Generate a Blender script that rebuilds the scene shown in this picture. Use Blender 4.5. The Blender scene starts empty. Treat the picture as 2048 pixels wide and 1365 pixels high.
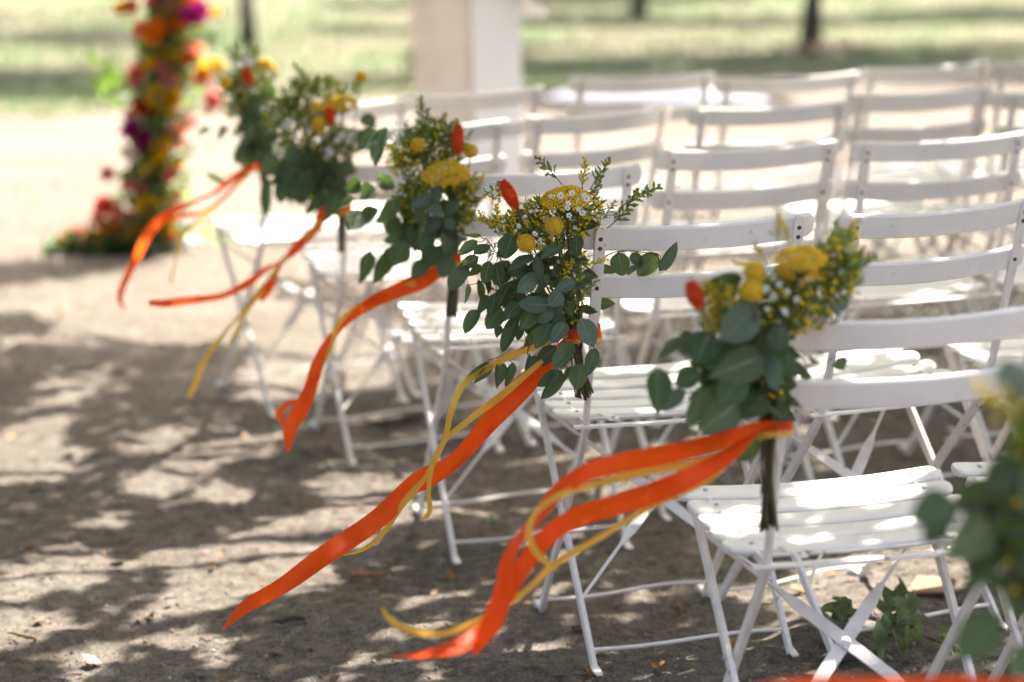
import bpy, math, random
import numpy as np
from mathutils import Vector, Matrix

R = random.Random(7)
NR = np.random.default_rng(7)
SC = bpy.context.scene
COL = SC.collection

# ------------------------------------------------------------------ camera
CAM_POS = Vector((-1.5388, -4.7933, 1.4844))
YAW, PITCH, ROLL, FPX = -0.2521, -0.1759, -0.0222, 5651.57   # focal length in pixels of a 2048 wide frame
_cy, _sy, _cp, _sp = math.cos(YAW), math.sin(YAW), math.cos(PITCH), math.sin(PITCH)
FWD = Vector((-_sy*_cp, _cy*_cp, _sp))
_r = Vector((_cy, _sy, 0)); _u = _r.cross(FWD)
RGT = _r*math.cos(ROLL) + _u*math.sin(ROLL)
UPV = _u*math.cos(ROLL) - _r*math.sin(ROLL)
cd = bpy.data.cameras.new('camera')
cam = bpy.data.objects.new('camera', cd); COL.objects.link(cam); SC.camera = cam
cam.matrix_world = Matrix(((RGT.x, UPV.x, -FWD.x, CAM_POS.x), (RGT.y, UPV.y, -FWD.y, CAM_POS.y), (RGT.z, UPV.z, -FWD.z, CAM_POS.z), (0, 0, 0, 1)))
cd.sensor_width = 36.0; cd.lens = FPX*36/2048
cd.clip_start = 0.1; cd.clip_end = 500
cd.dof.use_dof = True
cd.dof.aperture_fstop = 2.5
cd.dof.aperture_blades = 0

# ------------------------------------------------------------------ light
SUN_EL, SUN_AZ = math.radians(57), math.radians(47)      # azimuth from +Y towards +X: behind the rows, to the right
SUN_DIR = Vector((math.sin(SUN_AZ)*math.cos(SUN_EL), math.cos(SUN_AZ)*math.cos(SUN_EL), math.sin(SUN_EL)))
w = bpy.data.worlds.new('World'); SC.world = w; w.use_nodes = True
nt = w.node_tree
sky = nt.nodes.new('ShaderNodeTexSky'); sky.sky_type = 'NISHITA'; sky.sun_disc = False
sky.sun_elevation = SUN_EL; sky.sun_rotation = SUN_AZ
sky.dust_density = 7.0; sky.ozone_density = 0.0; sky.air_density = 0.6
bg = nt.nodes['Background']; bg.inputs['Strength'].default_value = 0.135
nt.links.new(sky.outputs['Color'], bg.inputs['Color'])
sd = bpy.data.lights.new('sun', 'SUN'); sd.energy = 4.2; sd.angle = math.radians(0.5); sd.color = (1.0, 0.955, 0.90)
sun = bpy.data.objects.new('sun', sd); COL.objects.link(sun); sun.location = (6, 6, 12)
sun.rotation_euler = (-SUN_DIR).to_track_quat('-Z', 'Y').to_euler()
SC.view_settings.view_transform = 'Standard'; SC.view_settings.look = 'None'
SC.view_settings.gamma = 1.0; SC.view_settings.use_curve_mapping = False
SC.view_settings.exposure = 2.48
SC.cycles.use_denoising = True
SC.cycles.max_bounces = 8
SC.cycles.sample_clamp_indirect = 6

# ------------------------------------------------------------------ helpers
def P(px, py, d):
    """point seen at photo pixel (2048 wide) at axial depth d"""
    return CAM_POS + FWD*d + RGT*((px-1024)/FPX*d) + UPV*((682.5-py)/FPX*d)
def G(px, py, z=0.0):
    v = FWD + RGT*((px-1024)/FPX) + UPV*((682.5-py)/FPX)
    return CAM_POS + v*((z-CAM_POS.z)/v.z)
def PR(p):
    v = Vector(p)-CAM_POS; d = v.dot(FWD)
    return 1024+FPX*v.dot(RGT)/d, 682.5-FPX*v.dot(UPV)/d, d

def hash2(ix, iy, s):
    n = (ix*374761393 + iy*668265263 + s*974634541) & 0xffffffff
    n = ((n ^ (n >> 13))*1274126177) & 0xffffffff
    return ((n ^ (n >> 16)) & 0xffff)/65535.0
def vnoise(x, y, s=0):
    x = np.asarray(x, float); y = np.asarray(y, float)
    ix = np.floor(x).astype(np.int64); iy = np.floor(y).astype(np.int64)
    fx = x-ix; fy = y-iy; fx = fx*fx*(3-2*fx); fy = fy*fy*(3-2*fy)
    a = hash2(ix, iy, s); b = hash2(ix+1, iy, s); c = hash2(ix, iy+1, s); d = hash2(ix+1, iy+1, s)
    return (a*(1-fx)+b*fx)*(1-fy)+(c*(1-fx)+d*fx)*fy

class MB:
    def __init__(s): s.v = []; s.f = []; s.m = []
    def add(s, v, f, m=0):
        o = len(s.v); s.v.extend([tuple(p) for p in v]); s.f.extend([tuple(i+o for i in q) for q in f]); s.m.extend([m]*len(f))
        return s
    def mesh(s, name, mats, smooth=False):
        me = bpy.data.meshes.new(name); me.from_pydata(s.v, [], s.f)
        for m in (mats if isinstance(mats, (list, tuple)) else [mats]): me.materials.append(m)
        me.polygons.foreach_set('material_index', s.m)
        me.polygons.foreach_set('use_smooth', [smooth]*len(s.f)); me.update()
        return me
def obj(name, me, parent=None, mat=None):
    o = bpy.data.objects.new(name, me); COL.objects.link(o)
    if parent: o.parent = parent
    if mat is not None: o.matrix_basis = mat
    return o
def tag(o, label=None, cat=None, group=None, kind=None):
    for k, v in (('label', label), ('category', cat), ('group', group), ('kind', kind)):
        if v: o[k] = v
    return o
def empty(name, loc, rz=0):
    o = bpy.data.objects.new(name, None); COL.objects.link(o); o.empty_display_size = 0.1
    o.matrix_basis = Matrix.Translation(loc) @ Matrix.Rotation(rz, 4, 'Z')
    return o
def copy_tree(o, parent=None):
    c = o.copy(); COL.objects.link(c)
    c.parent = parent
    for ch in KIDS.get(o.name, []): copy_tree(ch, c)
    return c

def rings(sections, close=True):
    """loft of equal closed sections, capped"""
    n = len(sections[0]); v = [p for s in sections for p in s]; f = []
    for i in range(len(sections)-1):
        for j in range(n):
            k = (j+1) % n
            f.append((i*n+j, i*n+k, (i+1)*n+k, (i+1)*n+j))
    if close:
        f.append(tuple(reversed(range(n)))); f.append(tuple((len(sections)-1)*n+j for j in range(n)))
    return v, f
def tube(pts, rad, n=6):
    pts = [Vector(p) for p in pts]; secs = []
    ref = None
    for i, p in enumerate(pts):
        t = (pts[min(i+1, len(pts)-1)]-pts[max(i-1, 0)]).normalized()
        if ref is None: ref = t.orthogonal().normalized()
        ref = (ref - t*ref.dot(t)).normalized(); b = t.cross(ref)
        r = rad[i] if isinstance(rad, (list, tuple)) else rad
        secs.append([p+ref*(r*math.cos(a))+b*(r*math.sin(a)) for a in [2*math.pi*k/n for k in range(n)]])
    return rings(secs)
def bar(pts, wids, deps, xdir=Vector((1, 0, 0)), ch=0.25):
    """flat bar: width along xdir, depth along the normal of the path in the plane across xdir"""
    pts = [Vector(p) for p in pts]; secs = []
    for i, p in enumerate(pts):
        t = (pts[min(i+1, len(pts)-1)]-pts[max(i-1, 0)]).normalized()
        x = (xdir - t*xdir.dot(t)).normalized(); nrm = t.cross(x).normalized()
        a, b = wids[i]/2, deps[i]/2; c = min(a, b)*ch
        secs.append([p+x*q[0]+nrm*q[1] for q in ((-a+c, -b), (a-c, -b), (a, -b+c), (a, b-c), (a-c, b), (-a+c, b), (-a, b-c), (-a, -b+c))])
    return rings(secs)
def catmull(pts, n=6):
    pts = [np.array(p, float) for p in pts]; out = []
    for i in range(len(pts)-1):
        p0 = pts[max(i-1, 0)]; p1 = pts[i]; p2 = pts[i+1]; p3 = pts[min(i+2, len(pts)-1)]
        for k in range(n):
            t = k/n
            out.append(0.5*((2*p1)+(-p0+p2)*t+(2*p0-5*p1+4*p2-p3)*t*t+(-p0+3*p1-3*p2+p3)*t**3))
    out.append(pts[-1]); return out
_t = (1+5**.5)/2
_IV = [Vector(p).normalized() for p in ((-1, _t, 0), (1, _t, 0), (-1, -_t, 0), (1, -_t, 0), (0, -1, _t), (0, 1, _t), (0, -1, -_t), (0, 1, -_t), (_t, 0, -1), (_t, 0, 1), (-_t, 0, -1), (-_t, 0, 1))]
_IF = [(0, 11, 5), (0, 5, 1), (0, 1, 7), (0, 7, 10), (0, 10, 11), (1, 5, 9), (5, 11, 4), (11, 10, 2), (10, 7, 6), (7, 1, 8), (3, 9, 4), (3, 4, 2), (3, 2, 6), (3, 6, 8), (3, 8, 9), (4, 9, 5), (2, 4, 11), (6, 2, 10), (8, 6, 7), (9, 8, 1)]
def ico(c, r, sc=(1, 1, 1)):
    c = Vector(c); return [c+Vector((p.x*r*sc[0], p.y*r*sc[1], p.z*r*sc[2])) for p in _IV], _IF
def octa(c, r, ax=Vector((0, 0, 1)), L=1.0):
    c = Vector(c); a = ax.orthogonal().normalized(); b = ax.cross(a)
    return [c+a*r, c+b*r, c-a*r, c-b*r, c+ax*r*L, c-ax*r*L], [(0, 1, 4), (1, 2, 4), (2, 3, 4), (3, 0, 4), (1, 0, 5), (2, 1, 5), (3, 2, 5), (0, 3, 5)]
def fib(n):
    for i in range(n):
        z = 1-2*(i+.5)/n; r = math.sqrt(1-z*z); a = i*2.399963
        yield Vector((r*math.cos(a), r*math.sin(a), z))
def basis(z, up):
    z = z.normalized(); x = up.cross(z)
    if x.length < 1e-5: x = z.orthogonal()
    x.normalize(); y = z.cross(x)
    return Matrix((x, y, z)).transposed().to_4x4()

# ------------------------------------------------------------------ materials
def mat(name, base, rough=0.6, trans=0.0, tcol=None, var=0.0, noise=None, bump=None, metal=0.0, hue=0.0, coat=0.0, spec=0.5, own=False):
    m = bpy.data.materials.new(name); m.use_nodes = True; t = m.node_tree; N = t.nodes; Lk = t.links
    b = N['Principled BSDF']; b.inputs['Roughness'].default_value = rough; b.inputs['Metallic'].default_value = metal
    b.inputs['Specular IOR Level'].default_value = spec
    col = None
    rgb = N.new('ShaderNodeRGB'); rgb.outputs[0].default_value = (*base, 1); col = rgb.outputs[0]
    tc = N.new('ShaderNodeTexCoord'); tco = tc.outputs['Object']
    if own:
        oi0 = N.new('ShaderNodeObjectInfo'); sh = N.new('ShaderNodeVectorMath'); sh.operation = 'SCALE'; sh.inputs[0].default_value = (37, 53, 71); Lk.new(oi0.outputs['Random'], sh.inputs['Scale'])
        ad = N.new('ShaderNodeVectorMath'); Lk.new(tco, ad.inputs[0]); Lk.new(sh.outputs[0], ad.inputs[1]); tco = ad.outputs[0]
    if noise:
        for (scale, other, lo, hi, *st) in noise:
            nz = N.new('ShaderNodeTexNoise'); nz.inputs['Scale'].default_value = scale; nz.inputs['Detail'].default_value = 5
            if st:
                mp = N.new('ShaderNodeMapping'); mp.inputs['Scale'].default_value = st[0]; Lk.new(tco, mp.inputs[0]); Lk.new(mp.outputs[0], nz.inputs['Vector'])
            else: Lk.new(tco, nz.inputs['Vector'])
            mr = N.new('ShaderNodeMapRange'); mr.inputs['From Min'].default_value = lo; mr.inputs['From Max'].default_value = hi
            Lk.new(nz.outputs['Fac'], mr.inputs['Value'])
            mx = N.new('ShaderNodeMix'); mx.data_type = 'RGBA'; Lk.new(mr.outputs[0], mx.inputs['Factor'])
            Lk.new(col, mx.inputs['A']); mx.inputs['B'].default_value = (*other, 1); col = mx.outputs['Result']
    if var or hue:
        oi = N.new('ShaderNodeObjectInfo'); hs = N.new('ShaderNodeHueSaturation')
        mr = N.new('ShaderNodeMapRange'); mr.inputs['To Min'].default_value = 1-var; mr.inputs['To Max'].default_value = 1+var
        Lk.new(oi.outputs['Random'], mr.inputs['Value']); Lk.new(mr.outputs[0], hs.inputs['Value'])
        if hue:
            mu = N.new('ShaderNodeMath'); mu.operation = 'MULTIPLY'; mu.inputs[1].default_value = 7.13
            fr = N.new('ShaderNodeMath'); fr.operation = 'FRACT'
            Lk.new(oi.outputs['Random'], mu.inputs[0]); Lk.new(mu.outputs[0], fr.inputs[0])
            m2 = N.new('ShaderNodeMapRange'); m2.inputs['To Min'].default_value = .5-hue; m2.inputs['To Max'].default_value = .5+hue
            Lk.new(fr.outputs[0], m2.inputs['Value']); Lk.new(m2.outputs[0], hs.inputs['Hue'])
        Lk.new(col, hs.inputs['Color']); col = hs.outputs[0]
    Lk.new(col, b.inputs['Base Color'])
    if bump:
        prev = None
        for (scale, dist) in bump:
            nz = N.new('ShaderNodeTexNoise'); nz.inputs['Scale'].default_value = scale; nz.inputs['Detail'].default_value = 4
            Lk.new(tc.outputs['Object'], nz.inputs['Vector'])
            bp = N.new('ShaderNodeBump'); bp.inputs['Distance'].default_value = dist; bp.inputs['Strength'].default_value = 1.0
            Lk.new(nz.outputs['Fac'], bp.inputs['Height'])
            if prev: Lk.new(prev, bp.inputs['Normal'])
            prev = bp.outputs[0]
        Lk.new(prev, b.inputs['Normal'])
    if trans:
        tr = N.new('ShaderNodeBsdfTranslucent'); ms = N.new('ShaderNodeMixShader'); ms.inputs[0].default_value = trans
        if tcol: tr.inputs['Color'].default_value = (*tcol, 1)
        else: Lk.new(col, tr.inputs['Color'])
        Lk.new(b.outputs[0], ms.inputs[1]); Lk.new(tr.outputs[0], ms.inputs[2])
        Lk.new(ms.outputs[0], N['Material Output'].inputs['Surface'])
    return m

M = dict(
    wood=mat('white_painted_wood', (.84, .78, .69), .42, noise=[(9, (.72, .69, .64), .45, .75), (45, (.56, .50, .43), .66, .8), (110, (.30, .22, .15), .735, .76)], var=.05, own=True, bump=[(140, .0004)]),
    steel=mat('white_painted_steel', (.82, .755, .665), .45, noise=[(25, (.66, .61, .55), .45, .75), (48, (.24, .12, .06), .675, .73)], var=.05, own=True),
    bolt=mat('dark_bolt', (.07, .05, .045), .5, metal=.3, noise=[(300, (.16, .06, .03), .5, .6)]),
    shiny=mat('galvanised_bolt', (.45, .46, .47), .3, metal=.9),
    pad=mat('white_plastic_pad', (.7, .7, .66), .4),
    euc=mat('eucalyptus_leaf', (.072, .102, .044), .55, spec=.3, trans=.2, tcol=(.22, .36, .06), var=.38, hue=.022, noise=[(60, (.085, .125, .08), .45, .7)], bump=[(90, .0006)]),
    euc_pale=mat('eucalyptus_pale_leaf', (.115, .15, .10), .55, spec=.3, trans=.15, tcol=(.22, .36, .13), var=.22, hue=.02, noise=[(60, (.09, .13, .10), .45, .7)], bump=[(90, .0006)]),
    vein=mat('leaf_midrib', (.22, .28, .16), .5),
    twig=mat('reddish_twig', (.13, .065, .045), .6),
    stem=mat('cut_stem', (.085, .062, .034), .6, var=.45, hue=.04, noise=[(80, (.07, .085, .03), .4, .7)]),
    green=mat('dark_foliage', (.085, .125, .018), .55, trans=.35, tcol=(.34, .48, .04), var=.3),
    bud=mat('green_bud', (.24, .28, .04), .6, trans=.15, tcol=(.4, .5, .08)),
    yellow=mat('goldenrod_yellow', (.80, .60, .015), .65, trans=.2, tcol=(.8, .6, .04), var=.15),
    yarrow=mat('yarrow_yellow', (.74, .46, .014), .75, noise=[(30, (.60, .34, .01), .45, .65)], var=.08),
    ball=mat('ball_flower_yellow', (.80, .56, .03), .75, noise=[(3, (.58, .34, .01), .4, .7)]),
    orange=mat('orange_bristles', (.85, .13, .015), .6, trans=.3, tcol=(.95, .22, .02)),
    white=mat('white_petal', (.80, .79, .74), .5, trans=.3, tcol=(.8, .8, .72)),
    pinkbud=mat('pale_bud', (.55, .42, .33), .6),
    rib_o=mat('orange_ribbon', (.92, .085, .010), .5, trans=.5, tcol=(1.0, .14, .014), spec=.15),
    rib_y=mat('yellow_ribbon', (.74, .43, .07), .45, trans=.4, tcol=(.9, .55, .08), spec=.12),
    bark=mat('bark', (.055, .046, .036), .9, noise=[(14, (.12, .105, .085), .5, .7)], bump=[(30, .012)]),
    crown=mat('plane_leaf', (.045, .075, .022), .55, trans=.16, tcol=(.20, .34, .06)),
    fallen=mat('wilted_leaf', (.085, .105, .05), .6, trans=.25, tcol=(.25, .35, .08), noise=[(30, (.22, .27, .13), .5, .7)], var=.25, bump=[(50, .002)]),
    dry=mat('dry_leaf', (.30, .15, .05), .7, trans=.15, noise=[(40, (.17, .09, .035), .45, .65)], var=.35),
    cloth=mat('white_cloth', (.60, .61, .64), .8, bump=[(12, .01)]),
    pink=mat('bounce_tinted_board', (.92, .78, .67), .7, noise=[(4, (.78, .62, .51), .45, .65)]),  # pinkish tone stands in for warm light bounced off the sand
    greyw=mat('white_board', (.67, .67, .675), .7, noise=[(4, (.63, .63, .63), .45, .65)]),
    pole=mat('dark_metal', (.03, .035, .04), .5),
)
FC = {k: mat('dahlia_'+k, c,   .6, trans=.42, var=.12) for k, c in dict(
    magenta=(.42, .012, .20), coral=(.85, .26, .18), orange=(.95, .31, .012), yellow=(.92, .58, .012), peach=(.88, .42, .26),
    red=(.75, .09, .025), pink=(.82, .30, .28), cream=(.78, .68, .5), white=(.8, .78, .76)).items()}

# ------------------------------------------------------------------ ground
def ground_mat():
    m = mat('sand', (.36, .30, .245), .95, spec=.15)
    t = m.node_tree; N = t.nodes; Lk = t.links; b = N['Principled BSDF']
    tc = N.new('ShaderNodeTexCoord')
    def nz(scale, detail=6, rough=.6):
        n = N.new('ShaderNodeTexNoise'); n.inputs['Scale'].default_value = scale; n.inputs['Detail'].default_value = detail
        n.inputs['Roughness'].default_value = rough; Lk.new(tc.outputs['Object'], n.inputs['Vector']); return n.outputs['Fac']
    def ramp(fac, stops):
        r = N.new('ShaderNodeValToRGB'); Lk.new(fac, r.inputs[0]); e = r.color_ramp.elements
        e[0].position, e[0].color = stops[0][0], (*stops[0][1], 1); e[1].position, e[1].color = stops[1][0], (*stops[1][1], 1)
        for s in stops[2:]:
            q = e.new(s[0]); q.color = (*s[1], 1)
        return r.outputs[0]
    def mix(a, bb, fac=None, mode='MULTIPLY', f=1.0):
        x = N.new('ShaderNodeMix'); x.data_type = 'RGBA'; x.blend_type = mode
        if fac is not None: Lk.new(fac, x.inputs['Factor'])
        else: x.inputs['Factor'].default_value = f
        Lk.new(a, x.inputs['A']); Lk.new(bb, x.inputs['B']); return x.outputs['Result']
    c = ramp(nz(2.2), [(.3, (.160, .136, .106)), (.7, (.226, .198, .163))])
    c = mix(c, ramp(nz(28), [(.32, (.55, .53, .50)), (.6, (1.12, 1.11, 1.10))]))
    c = mix(c, ramp(nz(190, 3, .7), [(.34, (.38, .35, .31)), (.52, (1.05, 1.05, 1.05)), (.76, (1.4, 1.38, 1.35))]))
    # further out the sand is strewn with dry straw coloured grass
    sep = N.new('ShaderNodeSeparateXYZ'); Lk.new(tc.outputs['Object'], sep.inputs[0])
    mr = N.new('ShaderNodeMapRange'); mr.inputs['From Min'].default_value = 5.0; mr.inputs['From Max'].default_value = 11.0; Lk.new(sep.outputs['Y'], mr.inputs['Value'])
    pat = N.new('ShaderNodeMapRange'); pat.inputs['From Min'].default_value = .42; pat.inputs['From Max'].default_value = .66; Lk.new(nz(1.3), pat.inputs['Value'])
    mu = N.new('ShaderNodeMath'); mu.operation = 'MULTIPLY'; Lk.new(mr.outputs[0], mu.inputs[0]); Lk.new(pat.outputs[0], mu.inputs[1])
    st = N.new('ShaderNodeRGB'); st.outputs[0].default_value = (.195, .168, .128, 1)
    c = mix(c, st.outputs[0], mu.outputs[0], 'MIX')
    Lk.new(c, b.inputs['Base Color'])
    prev = None
    for fac, dist in ((nz(40), .016), (nz(150, 4), .008), (nz(480, 2), .003)):
        bp = N.new('ShaderNodeBump'); bp.inputs['Distance'].default_value = dist; Lk.new(fac, bp.inputs['Height'])
        if prev: Lk.new(prev, bp.inputs['Normal'])
        prev = bp.outputs[0]
    Lk.new(prev, b.inputs['Normal'])
    return m
def ground_z(x, y):
    x = np.asarray(x, float); y = np.asarray(y, float)
    a = (vnoise(x*2.1, y*2.1, 1)-.5)*.016 + (vnoise(x*6.5, y*6.5, 2)-.5)*.017 + (vnoise(x*19, y*19, 3)-.5)*.008 + (vnoise(x*52, y*52, 4)-.5)*.008
    return a - .004
xs = np.unique(np.concatenate([np.linspace(-400, -12, 14), np.linspace(-12, -2.6, 50), np.linspace(-2.6, 1.9, 330), np.linspace(1.9, 14, 60), np.linspace(14, 400, 14)]))
ys = np.unique(np.concatenate([np.linspace(-400, -8, 12), np.linspace(-8, -1.6, 40), np.linspace(-1.6, 2.2, 280), np.linspace(2.2, 6, 110), np.linspace(6, 22, 50), np.linspace(22, 400, 16)]))
XX, YY = np.meshgrid(xs, ys); near = np.exp(-((np.maximum(np.abs(XX)-6, 0)/6)**2+(np.maximum(np.abs(YY)-6, 0)/8)**2))
ZZ = ground_z(XX, YY)*near
nx, ny = len(xs), len(ys)
idx = np.arange(nx*ny).reshape(ny, nx)
fa = np.stack([idx[:-1, :-1], idx[:-1, 1:], idx[1:, 1:], idx[1:, :-1]], -1).reshape(-1, 4)
gm = bpy.data.meshes.new('sand_ground')
gm.from_pydata(np.stack([XX, YY, ZZ], -1).reshape(-1, 3).tolist(), [], fa.tolist()); gm.materials.append(ground_mat())
gm.polygons.foreach_set('use_smooth', [True]*len(gm.polygons))
tag(obj('sand_ground', gm), 'pale sandy ground under the rows of chairs', 'ground', kind='structure')

# lawn sheet beyond the sand, with an uneven edge
def lawn_edge(x):
    # depth of the edge along y for a given x: photo y about 205 on the left, 165 on the right
    return 11.6 + .06*(x-2) + .5*float(vnoise(x*.9, 0, 11)-.5) + .25*float(vnoise(x*3.1, 0, 12)-.5)
lm = mat('lawn', (.045, .102, .016), .9, noise=[(.9, (.118, .102, .058), .33, .53), (7, (.065, .115, .035), .52, .75), (30, (.165, .148, .088), .5, .8)], bump=[(40, .03)])
b_ = MB(); xs2 = np.linspace(-30, 40, 141); rows = []
for i, x in enumerate(xs2):
    e = lawn_edge(x)
    for k, y in enumerate((e, e+.3, e+3, 20, 60, 300)): b_.v.append((x*(1 if k < 4 else 4), y, .004 if k == 0 else .012))
for i in range(len(xs2)-1):
    for k in range(5): b_.f.append((i*6+k, (i+1)*6+k, (i+1)*6+k+1, i*6+k+1)); b_.m.append(0)
tag(obj('lawn', b_.mesh('lawn', lm)), 'sunlit green lawn beyond the sand', 'lawn', kind='structure')
# grass blades where the lawn is in view
gb = MB(); gm2 = [mat('grass_blade', (.058, .115, .02), .7, trans=.25, tcol=(.15, .28, .05)), mat('dry_blade', (.18, .16, .09), .7, trans=.25, tcol=(.23, .21, .10))]
for i in range(26000):
    d = 15.3 + 15*R.random()**1.6; px = R.uniform(-150, 2200)
    p = P(px, 0, d); x, y = p.x, p.y
    if y < lawn_edge(x)-.35*R.random()**2: continue
    h = R.uniform(.03, .085); a = R.uniform(0, 6.28); wd = .006+.002*(d-15)/5; l = R.uniform(-.03, .03)
    gb.add([(x-wd*math.cos(a), y-wd*math.sin(a), 0), (x+wd*math.cos(a), y+wd*math.sin(a), 0), (x+l, y+R.uniform(-.03, .03), h)], [(0, 1, 2)], 1 if vnoise(x*.9+5, y*.9, 9) > R.uniform(.35, .75) else 0)
tag(obj('grass', gb.mesh('grass', gm2)), 'short grass growing on the lawn', 'grass', kind='stuff')

# small clods and pebbles on the sand
pm = mat('grit', (.27, .225, .18), .95, noise=[(9, (.13, .105, .08), .45, .6), (15, (.42, .36, .3), .6, .7)])
pb = MB()
for i in range(15000):
    d = 3.9+R.random()**1.3*3.6; px = R.uniform(-80, 2130); q = None
    py = 682.5; p = P(px, py, d)
    x, y = p.x+R.uniform(-.05, .05), p.y+R.uniform(-.05, .05)
    r = .0012+.0042*R.random()**3.5
    v, f = octa((x, y, float(ground_z(x, y))+r*.3), r, Vector((R.gauss(0, 1), R.gauss(0, 1), R.gauss(0, 1))).normalized(), R.uniform(.6, 1.3))
    pb.add(v, f)
tag(obj('gravel', pb.mesh('gravel', pm)), 'loose grit and crumbs of earth on the sand', 'grit', kind='stuff')

# ------------------------------------------------------------------ trees and their shade
LIT = [  # sunlit patches in the shade, outlined on the ground
    [(-60, 875), (60, 885), (165, 905), (100, 940), (20, 962), (-60, 968)],
    [(285, 868), (400, 832), (470, 822), (455, 840), (370, 866), (300, 874)],
    [(255, 905), (340, 886), (372, 890), (350, 910), (270, 917)], [(362, 925), (425, 888), (448, 896), (410, 930), (368, 938)],
    [(248, 950), (320, 938), (352, 950), (330, 975), (270, 972)], [(445, 892), (540, 864), (565, 868), (530, 888), (455, 900)],
    [(390, 990), (440, 968), (480, 980), (440, 1000)], [(85, 1135), (120, 1105), (190, 1105), (228, 1135), (170, 1152), (100, 1152)],
    [(240, 1128), (330, 1090), (350, 1105), (300, 1132)],
    [(360, 1130), (470, 1075), (600, 1040), (760, 950), (850, 985), (770, 1050), (640, 1130), (500, 1168), (420, 1235), (300, 1270), (160, 1345), (130, 1335), (210, 1255), (320, 1200), (375, 1165)],
    [(0, 1165), (100, 1150), (230, 1135), (180, 1165), (60, 1190), (0, 1195)], [(-60, 1245), (60, 1225), (150, 1230), (90, 1265), (60, 1290), (-60, 1345)],
    [(350, 1290), (400, 1265), (470, 1270), (440, 1292)], [(640, 965), (740, 925), (870, 930), (850, 965), (700, 985)],
    [(700, 1275), (790, 1225), (830, 1225), (780, 1265)], [(1560, 1180), (1690, 1120), (1960, 1080), (2000, 1110), (1860, 1180), (1700, 1200)],
    [(1180, 965), (1290, 940), (1320, 950), (1220, 990)], [(480, 765), (560, 700), (780, 705), (760, 760), (600, 780)], [(520, 790), (560, 780), (640, 790), (560, 808)],
    [(110, 745), (200, 738), (200, 757), (120, 762)], [(150, 1040), (215, 1025), (220, 1042)], [(60, 855), (110, 840), (115, 865), (70, 870)],
    [(1010, 1090), (1120, 1060), (1150, 1075), (1050, 1105)], [(1000, 1180), (1100, 1150), (1120, 1165), (1020, 1200)], [(1080, 910), (1180, 890), (1200, 905), (1100, 925)],
]
LITG = []
DARK = [[(-80, 515), (60, 520), (115, 535), (70, 560), (-80, 590)], [(-80, 622), (60, 628), (110, 660), (-80, 700)], [(545, 556), (720, 566), (760, 600), (620, 612), (560, 590)], [(640, 600), (880, 570), (1000, 590), (900, 640), (760, 640)]]
def grow(poly):
    cx = sum(p[0] for p in poly)/len(poly); cy = sum(p[1] for p in poly)/len(poly); out = []
    for x, y in poly:
        dx, dy = x-cx, y-cy; n = math.hypot(dx, dy*2.5)+1e-6; out.append((x+dx/n*40, y+dy*2.5/n*17))
    return out
def inside(x, y, poly):
    c = False; j = len(poly)-1
    for i in range(len(poly)):
        xi, yi = poly[i]; xj, yj = poly[j]
        if (yi > y) != (yj > y) and x < (xj-xi)*(y-yi)/(yj-yi)+xi: c = not c
        j = i
    return c
LITG[:] = [grow(q) for q in LIT]
# sunlit spots on seats and backs: photo position, height above the ground, radius in m
SPOTS = [(1640, 985, .47, .055), (1780, 965, .48, .075), (1480, 1000, .48, .03), (1850, 700, .47, .12), (1700, 720, .47, .06), (1240, 745, .47, .06), (1780, 650, .80, .05), (1900, 640, .8, .05),
         (1390, 600, .6, .05), (960, 500, .6, .05), (1130, 380, .84, .09), (1010, 390, .8, .04), (1540, 460, .9, .05), (1390, 590, .72, .05), (1610, 530, .82, .06), (1290, 940, .5, .08), (1370, 985, .45, .06), (1560, 850, .6, .03),
         (1850, 580, .47, .12), (1750, 600, .47, .06), (1660, 450, .47, .10), (860, 600, .47, .08), (1830, 530, .47, .07), (1090, 650, .5, .04)]
SPOTG = []
for px, py, z, r in SPOTS:
    p = G(px, py, z); q = p - SUN_DIR*(z/SUN_DIR.z); SPOTG.append((q.x, q.y, r))
def shaded(x, y):
    if (Vector((x, y, 0))-CAM_POS).dot(FWD) < 1.0: return False
    px, py, d = PR((x, y, 0))
    for sx, sy, r in SPOTG:
        if (x-sx)**2+(y-sy)**2 < r*r: return False
    if (x+.45)**2+(y+2.7)**2 < .8: return True
    if y < -2.6: return False
    if px < -250 or px > 2300 or py > 1400:
        return vnoise(x*5, y*5, 21) > .10
    if py > 215:
        jit = (float(vnoise(x*5, y*5, 31))-.5)*26
        edge = 690+jit if px < 800 else 690-(px-800)*.16+jit
        if py < edge:
            for q in DARK:
                if inside(px, py, q): return True
            if px > 1180 and py > 430: return vnoise(x*3.2, y*3.2, 23) > .52
            return False
        for q in LITG:
            if inside(px+jit*.6, py+jit*.25, q): return False
        if px > 480: return vnoise(x*7.5, y*7.5, 22)*.65+vnoise(x*17, y*17, 24)*.35 > .27
        return vnoise(x*6, y*6, 25) > .05
    return False
def lawn_shaded(x, y):
    px, py, d = PR((x, y, 0))
    j = (float(vnoise(x*1.2, y*1.2, 41))-.5)*22
    k = float(vnoise(x*.8, y*1.6, 42))
    yy = py+j*.8
    if 1070 < px < 1560 and 172 < py < 226: return True
    if px < 240: b = (142 < yy < 205) or (64 < yy < 92) or (28 < yy < 40)
    elif px < 830: b = (66 < yy < 90 and px < 420) or (150 < yy < 180 and (px > 690 or px < 420)) or (5 < yy < 22 and px > 640) or (52 < yy < 70 and px > 620) or (30 < yy < 40 and px < 450)
    else: b = (93 < yy < 162 and k > .22) or (34 < yy < 56) or (yy < 9 and px < 1500) or (18 < yy < 40 and px > 1750)
    return b
LEAF5 = [(0, -.5), (.22, -.38), (.5, -.22), (.3, -.02), (.46, .2), (.2, .2), (0, .52), (-.2, .2), (-.46, .2), (-.3, -.02), (-.5, -.22), (-.22, -.38)]
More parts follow.
